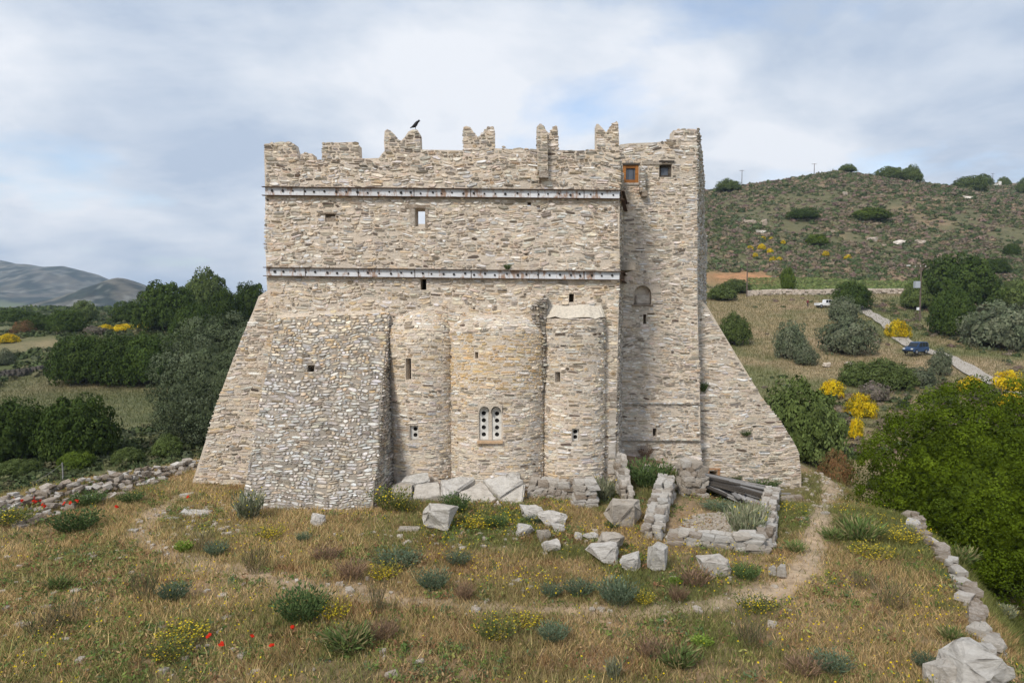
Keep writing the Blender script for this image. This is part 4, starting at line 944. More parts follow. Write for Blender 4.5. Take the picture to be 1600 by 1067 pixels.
LT = [('oak_tree', 'tall dark tree with a broken crown top beyond the long valley clump', 262, 528, 112, 92, 'dark', 140), ('oak_tree', 'round-crowned tree standing highest on the skyline by the tower', 322, 480, 84, 66, 'mid', 175),
      ('oak_tree', 'dark tree on the knoll touching the tower buttress', 392, 490, 62, 52, 'dark', 150), ('oak_tree', 'dark low tree between the skyline tree and the tower', 352, 500, 66, 52, 'dark', 140),
      ('oak_tree', 'dark tree between the yellow broom and the tall broken tree', 208, 505, 70, 38, 'dark', 175), ('oak_tree', 'bluish dark tree below the small far hill', 132, 508, 50, 40, 'mid', 200),
      ('oak_tree', 'dark tree in front of the far mountain, upper left of the valley', 104, 532, 66, 46, 'dark', 150), ('oak_tree', 'dark low tree crown behind the dark field wall', 62, 530, 70, 34, 'dark', 155),
      ('oak_tree', 'flat dark tree at the picture edge under the mountain', 22, 506, 62, 26, 'dark', 190), ('oak_tree', 'dark tree beside the flat one under the mountain', 52, 508, 40, 22, 'dark', 200),
      ('reddish_bush', 'reddish brown bush among the dark trees under the mountain', 38, 528, 40, 28, 'red', 150), ('grey_bush', 'grey-green bush by the dark field wall at the picture edge', 8, 570, 34, 28, 'grey', None),
      ('oak_tree', 'dark tree low in front of the skyline trees', 304, 520, 80, 50, 'dark', 128),
      ('broom_bush', 'yellow flowering broom left of the tall broken tree, first from the tower', 232, 522, 36, 16, 'broom', 146), ('broom_bush', 'yellow flowering broom behind the long valley clump, second from the tower', 196, 524, 38, 15, 'broom', 144),
      ('broom_bush', 'yellow flowering broom behind the long valley clump, third from the tower', 166, 520, 28, 13, 'broom', 150), ('broom_bush', 'yellow broom near the dark field wall at the picture edge', 14, 548, 38, 18, 'broom', 138),
      ('broom_bush', 'small yellow broom high beside the wing buttress', 398, 480, 22, 14, 'broom', 130), ('dry_bush', 'purple-brown dry bush beside the broom behind the long clump', 148, 530, 44, 18, 'dry', 142),
      ('olive_bush', 'low green bush in the shade below the big grey-green tree', 262, 712, 60, 36, 'mid', None), ('olive_bush', 'low green bush behind the rope post', 120, 730, 56, 26, 'bright', None),
      ('olive_bush', 'low dark bush at the near foot of the valley by the picture edge', 30, 740, 70, 26, 'mid', None), ('olive_bush', 'low green bush between the rope post and the big tree', 200, 722, 64, 26, 'mid', None)]
for (n_, lab, px, py, a, b, k, Y) in LT: plant(n_, lab, 'tree' if 'tree' in n_ else 'bush', px, py, a, b, k, Y, 'trees and bushes in the valley')
RT = [('fig_tree', 'large leafy green bush just past the turret buttress', 1246, 706, 160, 130, 'mid', 47, 0), ('reddish_bush', 'reddish twiggy bush in front of the large leafy green bush', 1306, 738, 62, 60, 'red', 40, 0),
      ('olive_bush', 'round dark bush on the meadow touching the turret buttress', 1148, 538, 58, 54, 'mid', None, 0), ('olive_bush', 'grey-green bush alone in the middle of the meadow', 1236, 560, 56, 62, 'grey', None, 0),
      ('olive_bush', 'small grey bush just below the grey-green meadow bush', 1258, 570, 44, 36, 'grey', None, 1), ('olive_bush', 'wide grey-green bush left of the road bend', 1322, 552, 96, 62, 'grey', None, 0), ('olive_bush', 'pale grey bush partly hiding the white pickup', 1318, 502, 54, 42, 'grey', None, 1),
      ('oak_tree', 'dark round tree behind the white pickup', 1330, 492, 64, 56, 'dark', 150, 0), ('broom_bush', 'round bright yellow broom bush beside the road', 1403, 527, 40, 30, 'broom', None, 0),
      ('olive_bush', 'dark bush hiding the front of the blue car', 1384, 586, 92, 46, 'mid', 82, 0), ('olive_bush', 'low grey-green bush just below the blue car', 1436, 582, 62, 28, 'grey', 84, 0), ('olive_bush', 'thin grey bush on the road behind the blue car', 1470, 566, 42, 42, 'grey', 92, 1),
      ('oak_tree', 'dark dense tree on the right of the utility pole', 1488, 524, 80, 78, 'dark', None, 0), ('oak_tree', 'tall dark oak mass rising above the utility pole', 1492, 488, 130, 94, 'dark', 150, 1), ('oak_tree', 'dark tree directly behind the utility pole', 1432, 500, 56, 60, 'mid', 150, 0),
      ('oak_tree', 'grey-green tree at the picture edge above the yellow brooms', 1556, 548, 110, 82, 'grey', 112, 0), ('oak_tree', 'dark tree at the picture edge level with the pole top', 1590, 480, 70, 46, 'mid', 150, 1), ('oak_tree', 'grey tree cut by the picture edge left of nothing but brooms', 1604, 540, 90, 70, 'grey', 120, 1),
      ('broom_bush', 'yellow broom above the huge bush, leftmost of the group at the edge', 1520, 577, 48, 28, 'broom', 78, 0), ('broom_bush', 'yellow broom above the huge bush, upper one by the edge', 1578, 584, 52, 32, 'broom', 80, 1), ('broom_bush', 'low yellow broom above the huge bush, lower one by the edge', 1580, 600, 46, 24, 'broom', 70, 0),
      ('broom_bush', 'yellow broom behind the large leafy bush, by the rocks', 1300, 600, 44, 28, 'broom', 76, 0), ('broom_bush', 'yellow broom between the leafy bush and the huge bush, middle one', 1346, 622, 52, 34, 'broom', 66, 1), ('broom_bush', 'small yellow broom low between the leafy bush and the huge bush', 1338, 660, 28, 34, 'broom', 56, 0),
      ('dry_bush', 'dry grey bush behind the middle broom', 1366, 614, 56, 30, 'dry', 74, 0), ('olive_bush', 'dark green bush between the brooms and the blue car', 1344, 592, 70, 36, 'mid', 84, 1), ('olive_bush', 'green bush right above the huge bush', 1478, 590, 44, 26, 'mid', 72, 0), ('dry_bush', 'dry purple bush among the brooms at the edge', 1545, 604, 60, 30, 'dry', 72, 1),
      ('pine_tree', 'small bright green pine above the vineyard end', 1231, 442, 26, 34, 'bright', 182, 0), ('oak_tree', 'small round dark bush on the slope at the far picture edge', 1581, 393, 28, 18, 'dark', 225, 0), ('oak_tree', 'pair-like dark bush on the slope above the oak mass', 1556, 412, 44, 24, 'dark', 205, 1),
      ('olive_bush', 'dark scrub bush beneath the orange earth bank', 1128, 470, 54, 28, 'mid', 165, 0), ('olive_bush', 'dark low bush at the top of the meadow by the pole', 1150, 452, 52, 20, 'mid', 180, 1),
      ('dark_bush', 'dark green clump in the middle of the hillside', 1255, 352, 60, 22, 'dark', 262, 0), ('dark_bush', 'bright dark clump right of the hillside rocks', 1358, 360, 66, 24, 'bright', 262, 1), ('olive_bush', 'yellow-green bush on the lower hillside', 1276, 388, 38, 20, 'bright', 235, 0),
      ('oak_tree', 'round tree alone on the skyline nearest the tower', 1138, 302, 42, 24, 'mid', 325, 0), ('oak_tree', 'low tree on the very top of the hill', 1324, 282, 32, 16, 'mid', 335, 0), ('oak_tree', 'wide tree on the skyline, left of the tallest one', 1390, 294, 56, 26, 'mid', 338, 1), ('oak_tree', 'tallest tree on the hill skyline', 1424, 294, 40, 36, 'mid', 340, 0),
      ('oak_tree', 'dark tree below the skyline in front of the white house', 1512, 308, 62, 30, 'mid', 335, 1), ('oak_tree', 'tree on the far ridge left of the white house', 1534, 290, 34, 20, 'mid', 440, 0), ('oak_tree', 'tree on the far ridge right of the white house', 1568, 288, 28, 18, 'mid', 450, 1), ('oak_tree', 'green tree at the top picture edge beyond the white house', 1602, 302, 28, 26, 'mid', 380, 0),
      ('olive_bush', 'bush at the terrace edge behind the ruined room and path', 1378, 766, 50, 26, 'mid', None, 1)]
for (n_, lab, px, py, a, b, k, Y, v) in RT: plant(n_, lab.replace(' left of nothing but brooms', ', right of the grey-green tree'), 'tree' if 'tree' in n_ else 'bush', px, py, a, b, k, Y, 'trees and bushes on the hillside', True, v)
# ------------------------------------------------------------------ weeds and small shrubs near the tower
def weed_mesh(seed, n, cols, lean=.55, leaf=.11, wid=.16, h=1.0, fl=0, flc=(.72, .55, .03)):
    """spiky upright shrub: many thin blades fanning from the base, 1 m wide and 1 m tall"""
    rng = np.random.default_rng(seed); a = rng.uniform(0, 6.28, n); r_ = np.sqrt(rng.random(n)); t = rng.random(n)**.6
    d = np.stack([np.cos(a)*r_*lean, np.sin(a)*r_*lean, np.ones(n)], 1); H = h*rng.uniform(.55, 1.0, n)*(1-.25*r_**2)
    P = np.stack([np.cos(a)*r_*.22, np.sin(a)*r_*.22, np.zeros(n)], 1)+d*(H*t)[:, None]
    cols = np.array(cols); T = cols[rng.integers(len(cols), size=n)]*rng.uniform(.75, 1.3, (n, 1))
    nr = rng.normal(size=(n, 3)); ax = unit(d+.25*rng.normal(size=(n, 3))); b = unit(np.cross(ax, nr)); s = (leaf*rng.uniform(.6, 1.4, n))[:, None]
    V = np.stack([P-ax*s, P+b*s*wid, P+ax*s, P-b*s*wid], 1).reshape(-1, 3); T = np.repeat(T, 4, 0)
    bl = None
    if fl:
        k = rng.integers(n, size=fl); C_ = P[k]*np.array((1.05, 1.05, 1.08)); v, f, tt = leaves(C_, np.tile((0, 0, 1.0), (fl, 1)), np.full(fl, .028), np.tile(np.array(flc), (fl, 1)), rng, .5, .9); bl = fast('blossoms', v, f, tt); bl.materials.append(M['leaf'])
    V[:, 2] = np.maximum(V[:, 2], -.05)
    me = fast('weed', V, np.arange(len(V)).reshape(-1, 4), T); me.materials.append(M['leaf']); return me, bl
WG = {'spiky': [weed_mesh(1+i, 900, [(.20, .22, .135), (.25, .26, .165), (.15, .175, .095), (.30, .29, .19)], .5, .12, .13, 1, 40) for i in range(2)],
      'green': [weed_mesh(11+i, 1500, [(.085, .135, .045), (.11, .16, .055), (.065, .10, .038)], .75, .05, .42, 1, 0) for i in range(2)],
      'flower': [weed_mesh(21+i, 1100, [(.10, .14, .045), (.14, .17, .055), (.20, .18, .07)], .75, .055, .3, 1, 130) for i in range(2)],
      'blue': [weed_mesh(31+i, 1400, [(.115, .155, .095), (.14, .18, .115), (.085, .12, .07)], .8, .055, .32, 1, 0) for i in range(2)],
      'lime': [weed_mesh(41+i, 500, [(.16, .24, .04), (.20, .28, .05)], .8, .09, .5, 1, 10) for i in range(2)],
      'brown': [weed_mesh(51+i, 600, [(.23, .15, .095), (.28, .19, .12), (.17, .115, .08)], .7, .13, .09, 1, 0) for i in range(2)],
      'strap': [weed_mesh(61+i, 420, [(.10, .15, .045), (.13, .18, .055), (.24, .21, .10)], .95, .17, .13, .8, 0) for i in range(2)],
      'stalk': [weed_mesh(71+i, 260, [(.13, .11, .06), (.09, .10, .05), (.20, .15, .09)], .45, .16, .05, 1, 0) for i in range(2)],
      'yellow': [weed_mesh(81+i, 400, [(.16, .16, .04), (.22, .20, .05)], .8, .07, .3, .9, 260) for i in range(2)]}
def weed(label, px, py, w_, h_, k, Y=None, z=None):
    g_ = gnd(px, py) if Y is None else at(px, py, Y); s = g_[1]/F
    o = link({'spiky': 'spiky_shrub', 'green': 'leafy_weed', 'flower': 'flowering_weed', 'blue': 'thistle_clump', 'lime': 'leafy_rosette', 'brown': 'dry_tussock', 'strap': 'strap_leaf_clump', 'stalk': 'dry_stalks', 'yellow': 'yellow_flowers'}[k], None, None, None, g_)
    f_, bl_ = rnd.choice(WG[k]); link('foliage', f_, None, o)
    if bl_: link('blossoms', bl_, None, o)
    o.scale = (w_*s*.85, w_*s*.85, h_*s*1.05); o.rotation_euler = (0, 0, rnd.uniform(0, 6.28)); return tag(o, label, 'plant')
WL = [('spiky grey-green shrub at the foot of the grey buttress', 388, 812, 60, 48, 'spiky'), ('dark green leafy weed behind the big streaked boulder', 711, 803, 46, 34, 'green'), ('dark weed with yellow flowers in the corner of buttress and apse', 612, 798, 62, 40, 'flower'),
      ('yellow-flowering weed between the corner weed and the bedrock', 636, 800, 40, 24, 'flower'), ('spiky grey shrub behind the little stone pillar', 942, 782, 50, 40, 'spiky'), ('big grey-green shrub inside the ruined room', 1166, 842, 76, 58, 'spiky'), ('second grey-green shrub behind the big one in the ruined room', 1176, 826, 60, 44, 'spiky'),
      ('dark green bush below the turret behind the ruined room', 1012, 762, 66, 48, 'green'), ('bright bush right of the dark one below the turret', 1038, 760, 44, 44, 'strap'), ('fresh green tuft on the rubble ledge under the turret', 1049, 722, 36, 24, 'strap'), ('dark tuft at the tower corner above the broken wall', 986, 706, 28, 30, 'green'), ('dry tuft beside the dark one under the turret', 1008, 716, 26, 22, 'brown'),
      ('green weed at the top of the narrow broken wall', 955, 745, 18, 26, 'green'), ('dark weeds under the fallen timbers', 1125, 796, 60, 12, 'blue'), ('green weed patch right of the fallen timbers', 1196, 762, 44, 16, 'green'), ('yellow-flowered weeds on top of the stepped low wall', 855, 756, 48, 16, 'flower'),
      ('dark weed at the foot of the bedrock slabs', 835, 818, 28, 16, 'blue'), ('yellow flowers in front of the bedrock slabs', 745, 826, 56, 22, 'yellow'), ('leafy weeds right of the yellow flowers before the bedrock', 775, 826, 36, 22, 'green'), ('green weed at the foot of the pale boulder', 957, 826, 24, 12, 'green'),
      ('green bush in front of the tumbled wall', 138, 790, 50, 24, 'green'), ('wide green clump below the tumbled wall bush', 118, 830, 74, 34, 'green'), ('poppy-speckled green weed at the left edge', 20, 820, 70, 30, 'flower'), ('green tuft in the left grass below the wide clump', 92, 920, 40, 26, 'strap'), ('green weed in the path by the wing buttress', 205, 785, 40, 18, 'green'),
      ('thistle beside dead stalks in the left grass', 272, 938, 48, 32, 'blue'), ('dead dark stalks rising left of the thistle', 226, 940, 56, 64, 'stalk'), ('lime green rosette above the path', 288, 862, 28, 18, 'lime'), ('dead stalks behind the lime rosette', 318, 862, 50, 40, 'stalk'), ('thistle below the dead stalks near the lime rosette', 338, 868, 36, 24, 'blue'),
      ('large green weed mound on the lower path edge', 472, 972, 84, 56, 'green'), ('yellow flowering weeds right of the large green mound', 524, 968, 50, 34, 'yellow'), ('strap-leaved clump below the large green mound', 545, 1012, 90, 40, 'strap'), ('brown tussock right of the strap-leaved clump', 600, 1000, 50, 36, 'brown'),
      ('round blue-green thistle above the path, middle of the grass', 676, 922, 50, 36, 'blue'), ('wide blue-green weed above the round thistle', 622, 884, 74, 24, 'blue'), ('blue-green weed right of the wide one', 716, 884, 40, 24, 'blue'), ('yellow flowers around the wide blue-green weed', 600, 905, 56, 28, 'yellow'), ('dry brown tussock above the large green mound', 548, 905, 52, 34, 'brown'), ('dry tussock right of the round thistle', 726, 938, 36, 34, 'brown'),
      ('bright yellow clump below the grey buttress', 424, 842, 44, 24, 'yellow'), ('small thistle beside the bright yellow clump', 474, 846, 24, 16, 'blue'), ('brown dry tussock in the grass below the buttress', 510, 876, 50, 26, 'brown'),
      ('large blue-green thistle below the ruined room', 964, 945, 64, 46, 'blue'), ('thistle left of the large blue-green one', 905, 930, 50, 26, 'blue'), ('thistle farthest left of the group below the ruined room', 862, 932, 36, 22, 'blue'), ('yellow flowers right of the large thistle', 1006, 945, 36, 26, 'yellow'), ('dark red-brown tussock below the ruined room front wall', 1060, 940, 36, 30, 'brown'), ('wide brown tussock under the front wall', 1085, 915, 60, 32, 'brown'), ('lime weed above the red-brown tussock', 1056, 916, 20, 18, 'lime'),
      ('blue-green weed at the lower middle of the grass', 864, 1002, 50, 32, 'blue'), ('yellow flowers left of the lower blue-green weed', 822, 978, 60, 24, 'yellow'), ('yellow-flowered clump in the lower grass with thistles', 775, 1000, 70, 40, 'flower'), ('strap-leaved tuft with dead centre in the lower grass', 1060, 1040, 70, 40, 'strap'), ('dark brown tussock left of the strap-leaved tuft', 1018, 1030, 60, 40, 'brown'), ('pale furry plant at the bottom edge', 958, 1064, 32, 40, 'spiky'), ('bright green leafy weed in the lower right grass', 1098, 1010, 32, 18, 'lime'),
      ('long-leaved green clump beside the footpath', 1345, 845, 64, 46, 'strap'), ('long-leaved green clump above the footpath one', 1330, 828, 50, 36, 'strap'), ('long-leaved clump left of the pair by the footpath', 1302, 842, 48, 22, 'strap'), ('small long-leaved clump left of the footpath', 1244, 862, 34, 20, 'strap'), ('yellow flowers right of the footpath', 1362, 872, 70, 26, 'yellow'), ('yellow flowers close to the terrace wall', 1410, 850, 60, 30, 'yellow'),
      ('grey spiky tuft at the top of the terrace wall', 1422, 836, 24, 18, 'spiky'), ('rust-tipped strap clump near the huge corner boulder', 1488, 1000, 40, 26, 'strap'), ('blue-green weed near the bottom edge by the corner boulders', 1446, 1046, 40, 28, 'blue'), ('blue-green weed at the bottom edge, right half', 1300, 1050, 60, 34, 'blue'), ('brown tussock at the bottom edge, right half', 1255, 1055, 70, 34, 'brown'), ('dry stalks in the right grass below the footpath', 1395, 950, 80, 50, 'stalk'), ('brown stalks right of the footpath end', 1350, 920, 60, 34, 'stalk'),
      ('dry stalks at the lower left edge', 66, 990, 80, 40, 'stalk'), ('dark weed stalks in the brown lower left grass', 104, 975, 70, 44, 'stalk'), ('yellow-flowered patch in the lower left grass', 290, 1000, 80, 30, 'yellow'), ('green weed tuft below the lower left flowers', 268, 1030, 70, 34, 'flower'), ('tall dead stalks left of the large green mound', 400, 895, 60, 50, 'stalk'), ('tall dead stalks in the middle of the path', 590, 960, 40, 64, 'stalk'), ('dead stalks above the bottom edge, right of centre', 1170, 1010, 70, 60, 'stalk'),
      ('yellow-flowered weeds at the lower right of the path', 1180, 955, 60, 26, 'flower'), ('green weeds under the front wall of the ruined room', 1165, 905, 44, 26, 'green'), ('silvery plant below the terrace wall', 1572, 965, 40, 22, 'spiky'), ('green undergrowth below the terrace wall', 1500, 880, 60, 36, 'strap')]
for a in WL: weed(*a)
for a in (('dark tuft growing out of the wall above the lower steel band', 793, 421, 12, 9, 'green', FY-.05), ('dark tuft growing from the turret buttress', 1099, 612, 14, 18, 'green', BY-.05), ('small tuft growing low on the turret buttress', 1151, 752, 16, 10, 'green', BY-.05), ('small tuft rooted in the buttress above the square hole', 1165, 681, 18, 10, 'green', BY-.05)): weed(*a)
# ------------------------------------------------------------------ grass, flowers: nobody could count them
rng = np.random.default_rng(3)
def scatter(n, x0, x1, y0, y1): return rng.uniform(x0, x1, n), rng.uniform(y0, y1, n)
x, y = scatter(1150000, -24, 19, 11.5, 36); keep = (np.abs(x) < .80*y+1.2)
d = plat(x, y); pm = pathm(x, y); keep &= (d > -6) & (rng.random(len(x)) > pm*.9) & (rng.random(len(x)) < np.clip(1.45-.032*y, .3, 1))
ins = ((x > XL-3.5*0) & (x < 13) & (y > 28.2)) | ((x > -9.9) & (x < -4.6) & (y > 24.6)) | ((x > -5.2) & (x < 3.9) & (y > 26.6)) | ((x > 4.4) & (y > 31.2) & (x < 14)); keep &= ~ins
room = (y > 20.6) & (y < 27.6) & (x > 4.6+(y-21)*.3) & (x < 7.7+(y-20)*.42); keep &= ~(room & (rng.random(len(x)) < .93))
bare = fbm(x*.45+60, y*.45+12, 4); keep &= rng.random(len(x)) < np.clip(1.25-1.5*sm(.50, .66, bare), .4, 1)
x, y = x[keep], y[keep]; n = len(x); z = height(x, y)
gn = fbm(x*.22, y*.22); fn = fbm(x*.8+20, y*.8+7, 3); q = rng.random(n); grn = sm(.44, .60, gn+.12*sm(0, 10, x)-.09*sm(1, 8, -x)+.05*sm(-18, -14, -x)*0)*.75*(1-.55*sm(1, 7, -x))+.24
T = np.where((q < grn)[:, None], mixc((.15, .165, .055), (.25, .24, .09), rng.random(n)), mixc((.36, .235, .11), (.54, .40, .22), rng.random(n)))
br = sm(.52, .66, fn)*(rng.random(n) < .6); T = mixc(T, (.27, .145, .075), br*.8); pt = sm(.50, .60, fbm(x*.55+90, y*.55+33, 4)); T = mixc(T, mixc((.13, .15, .05), (.20, .20, .075), rng.random(n)), pt*.85*(.5+.5*sm(0, 8, x)))
T = T*(1+.22*sm(1, 8, -x))[:, None]; edge_ = 1-sm(-3.5, -.5, plat(x, y)); T = mixc(T, (.085, .10, .03), edge_*.7)
hgt = rng.uniform(.05, .20, n)*(.45+1.2*fbm(x*1.1+5, y*1.1, 3))*np.where(rng.random(n) < .04, 2.0, 1.0); az = rng.uniform(0, 6.28, n); lean = rng.uniform(.1, 1.3, n)*hgt; wd = rng.uniform(.006, .014, n)
cx_, sx_ = np.cos(az), np.sin(az); a2 = rng.uniform(0, 6.28, n)
V = np.stack([np.stack([x-np.cos(a2)*wd, y-np.sin(a2)*wd, z-.02], 1), np.stack([x+np.cos(a2)*wd, y+np.sin(a2)*wd, z-.02], 1), np.stack([x+cx_*lean, y+sx_*lean, z+hgt], 1)], 1).reshape(-1, 3)
T = T*np.array((1.08, 1.10, 1.04))*rng.uniform(.42, 1.35, (n, 1))
o = link('grass', fast('grass', V, np.arange(3*n).reshape(-1, 3), np.repeat(T, 3, 0)), M['grass']); tag(o, 'dry tan and olive grass covering the terrace around the tower', 'grass', None, 'stuff')
print('blades', n)
# little weeds and seed heads in the turf
x, y = scatter(34000, -22, 15, 12, 28.5); keep = (np.abs(x) < .79*y) & (plat(x, y) > -1) & ~((x > XL-4) & (x < 13) & (y > 26.6)) & ~((x > -9.9) & (x < -4.6) & (y > 24.2)) & (pathm(x, y) < .5) & (rng.random(len(x)) < .10+1.2*sm(.46, .62, fbm(x*.6+70, y*.6+9, 4)))
x, y = x[keep], y[keep]; n = len(x); per = 16; own = np.repeat(np.arange(n), per); sz = rng.uniform(.05, .22, n); pal_ = np.array([(.13, .19, .05), (.10, .16, .045), (.17, .21, .07), (.24, .13, .07), (.36, .25, .13), (.11, .16, .075), (.26, .26, .08), (.15, .20, .05)]); tc_ = pal_[rng.integers(len(pal_), size=n)]
q = unit(rng.normal(size=(n*per, 3))); q[:, 2] = np.abs(q[:, 2])*1.1; P = np.stack([x, y, height(x, y)], 1)[own]+q*(sz[own]*rng.uniform(.3, 1, n*per))[:, None]
v, f, t = leaves(P, q, sz[own]*rng.uniform(.12, .34, n*per), tc_[own]*rng.uniform(.7, 1.3, (n*per, 1)), rng, .8, .4)
o = link('small_weeds', fast('small_weeds', v, f, t), M['grass']); tag(o, 'small green and brown weeds mixed through the dry grass', 'weeds', None, 'stuff')
# coarser grass on the slopes below the terrace and on the valley floor
x, y = scatter(800000, -80, 110, 16, 178); keep = (np.abs(x) < .80*y+1.5) & (plat(x, y) < -1) & (rng.random(len(x)) < np.clip(34/y, 0, 1)**1.0*1.3) & ~((x > -.30*y) & (x < .22*y) & (y > 36))
x, y = x[keep], y[keep]; n = len(x); z = height(x, y); c = ground_colour(x, y)*rng.uniform(.75, 1.12, (n, 1)); c = mixc(c, (.11, .135, .045), rng.random(n)*.6); s = np.clip(y/45, .7, 2.6)
hgt = rng.uniform(.06, .22, n)*s; az = rng.uniform(0, 6.28, n); wd = .022*s
V = np.stack([np.stack([x-np.cos(az)*wd, y-np.sin(az)*wd, z-.03], 1), np.stack([x+np.cos(az)*wd, y+np.sin(az)*wd, z-.03], 1), np.stack([x+rng.normal(0, .12, n), y+rng.normal(0, .12, n), z+hgt], 1)], 1).reshape(-1, 3)
o = link('meadow_grass', fast('meadow_grass', V, np.arange(3*n).reshape(-1, 3), np.repeat(c, 3, 0)), M['grass']); tag(o, 'rough green and straw grass on the lower ground', 'grass', None, 'stuff')
print('meadow', n)
# small yellow flowers and red poppies
x, y = scatter(26000, -20, 15, 12.5, 28); fl = fbm(x*.5+11, y*.5+3, 3); keep = (np.abs(x) < .78*y) & (rng.random(len(x)) < (sm(.44, .62, fl)*.85+.02)*(.35+.65*sm(-6, 2, x))) & (plat(x, y) > -1) & ~((x > XL-4) & (x < 13) & (y > 26.6)) & ~((x > -9.9) & (x < -4.6) & (y > 24.2)) & (pathm(x, y) < .4)
x, y = x[keep], y[keep]; n = len(x); P = np.stack([x, y, height(x, y)+rng.uniform(.12, .36, n)], 1)
v, f, t = leaves(P, np.tile((0, -.4, 1.0), (n, 1)), rng.uniform(.014, .028, n), np.array([(.78, .58, .02)])*rng.uniform(.75, 1.05, (n, 1)), rng, .5, .9)
o = link('yellow_wildflowers', fast('yellow_wildflowers', v, f, t), M['grass']); tag(o, 'tiny yellow wildflowers sprinkled through the grass', 'flowers', None, 'stuff')
pp = [(45, 796, 26, 5), (105, 800, 12, 3), (185, 805, 10, 2), (291, 790, 8, 1), (66, 806, 12, 3), (425, 1030, 6, 1), (330, 1012, 6, 1), (392, 1017, 6, 1), (345, 1030, 6, 1), (25, 795, 6, 1), (120, 797, 8, 2), (455, 1010, 5, 1)]
PP = []
for (px, py, w_, k) in pp:
    for _ in range(k): g_ = gnd(px+rnd.uniform(-w_, w_)/2, py+rnd.uniform(-6, 6)); PP.append((g_[0], g_[1], g_[2]+rnd.uniform(.3, .5)))
P = np.repeat(np.array(PP), 4, 0)+rng.normal(0, .02, (len(PP)*4, 3))
v, f, t = leaves(P, np.tile((0, -.6, .8), (len(P), 1)), np.full(len(P), .045), np.tile((.62, .035, .015), (len(P), 1)), rng, .5, .9)
o = link('poppies', fast('poppies', v, f, t), M['grass']); tag(o, 'red poppies in the grass near the tumbled wall', 'flowers', None, 'stuff')
# ------------------------------------------------------------------ scrub on the hillside and in the valley
def scrub(name, label, x, y, size, cols, seed, per=34):
    rng = np.random.default_rng(seed); n = len(x); z = height(x, y); cols = np.array(cols)
    ci = rng.integers(len(cols), size=n); tint = cols[ci]*rng.uniform(.75, 1.25, (n, 1)); asp = rng.uniform(.55, .85, n)
    q = unit(rng.normal(size=(n*per, 3))); q[:, 2] = np.abs(q[:, 2]); own = np.repeat(np.arange(n), per)
    lump = 1+.22*np.sin(q[:, 0]*5+own)*np.cos(q[:, 1]*5+own*1.7)
    P = np.stack([x[own], y[own], z[own]], 1)+q*(size[own]*lump*rng.uniform(.75, 1.05, n*per))[:, None]*np.stack([np.ones(n*per), np.ones(n*per), asp[own]], 1)
    v, f, t = leaves(P, q, size[own]*rng.uniform(.2, .36, n*per), tint[own]*rng.uniform(.75, 1.3, (n*per, 1)), rng, .55, .7)
    # low domes underneath
    a = np.arange(7)*2*math.pi/7; ring = np.stack([np.cos(a), np.sin(a), np.zeros(7)], 1); r2 = ring*np.array((.62, .62, 1))+np.array((0, 0, .62)); unitd = np.concatenate([ring*.86-np.array((0, 0, .15)), r2*.9, [[0, 0, .85]]])
    dv = (unitd[None]*size[:, None, None]*np.stack([np.ones(n), np.ones(n), asp], 1)[:, None]+np.stack([x, y, z], 1)[:, None]).reshape(-1, 3)
    df = [(i, (i+1) % 7, 7+(i+1) % 7, 7+i) for i in range(7)]+[(7+i, 7+(i+1) % 7, 14, 14) for i in range(7)]
    dq = np.array(df[:7]); base = (np.arange(n)*15)[:, None, None]
    F4 = (dq[None]+base).reshape(-1, 4)+len(v); cap = np.array([(7, 8, 9, 14), (9, 10, 11, 14), (11, 12, 13, 14), (13, 7, 14, 14)])[:3]
    F4b = (cap[None]+base).reshape(-1, 4)+len(v)
    V = np.concatenate([v, dv]); T = np.concatenate([t, np.repeat(tint*.95, 15, 0)])
    o = link(name, fast(name, V, np.concatenate([f, F4, F4b]), T), M['leaf']); return tag(o, label, 'scrub', None, 'stuff')
rng = np.random.default_rng(8)
SC = [tuple(c*1.22 for c in t) for t in [(.062, .082, .034), (.075, .095, .042), (.052, .072, .030), (.12, .115, .062), (.16, .13, .095), (.14, .115, .085), (.10, .105, .05), (.085, .10, .055), (.18, .145, .10), (.066, .088, .036)]+[(.20, .15, .10), (.17, .12, .10)]]
y = 172+(500-172)*rng.random(30000)**1.05; x = y*rng.uniform(.17, .86, len(y)); cl = fbm(x*.05+5, y*.05, 4)
vine = (y < 197) & (x/y < .62) & (x/y > .34); keep = (rng.random(len(x)) < np.clip(1.15-1.5*sm(.52, .68, cl), .22, 1)) & ~vine & ~((np.abs(x-.325*y) < 10) & (np.abs(y-196) < 7)) & ((y > 186) | (x/y > .58) | (rng.random(len(x)) < .15))
x, y = x[keep], y[keep]; scrub('hillside_scrub', 'low grey-green and brown scrub covering the whole hillside', x, y, rng.uniform(.45, 1.25, len(x))*(1+.6*(rng.random(len(x)) < .12)), SC, 1, 22)
print('hill scrub', len(x))
y = rng.uniform(48, 185, 2600); x = y*rng.uniform(.34, .86, len(y)); keep = (fbm(x*.06+9, y*.06+4) > .44) & (plat(x, y) < -3) & ~((y > 78) & (x/y < .52) & (rng.random(len(x)) < .93)); x, y = x[keep], y[keep]
RDD = np.array([(1600, 618), (1500, 570), (1470, 555), (1440, 548), (1412, 535), (1392, 512), (1372, 498), (1352, 488), (1340, 478)]); ROAD = np.array([gnd(*p)[:2] for p in RDD]); keep = pdist(x, y, ROAD) > 3.4; x, y = x[keep], y[keep]
scrub('slope_scrub', 'mixed low scrub on the slope by the road', x, y, rng.uniform(.3, .8, len(x)), SC, 2, 34)
y = 44+(330-44)*rng.random(9000)**1.2; x = -y*rng.uniform(.30, .86, len(y)); keep = ((fbm(x*.05+19, y*.05+2) > np.where(y > 108, .40, .47)) | (y < 62) & (rng.random(len(x)) < .75)) & (plat(x, y) < -3); x, y = x[keep], y[keep]
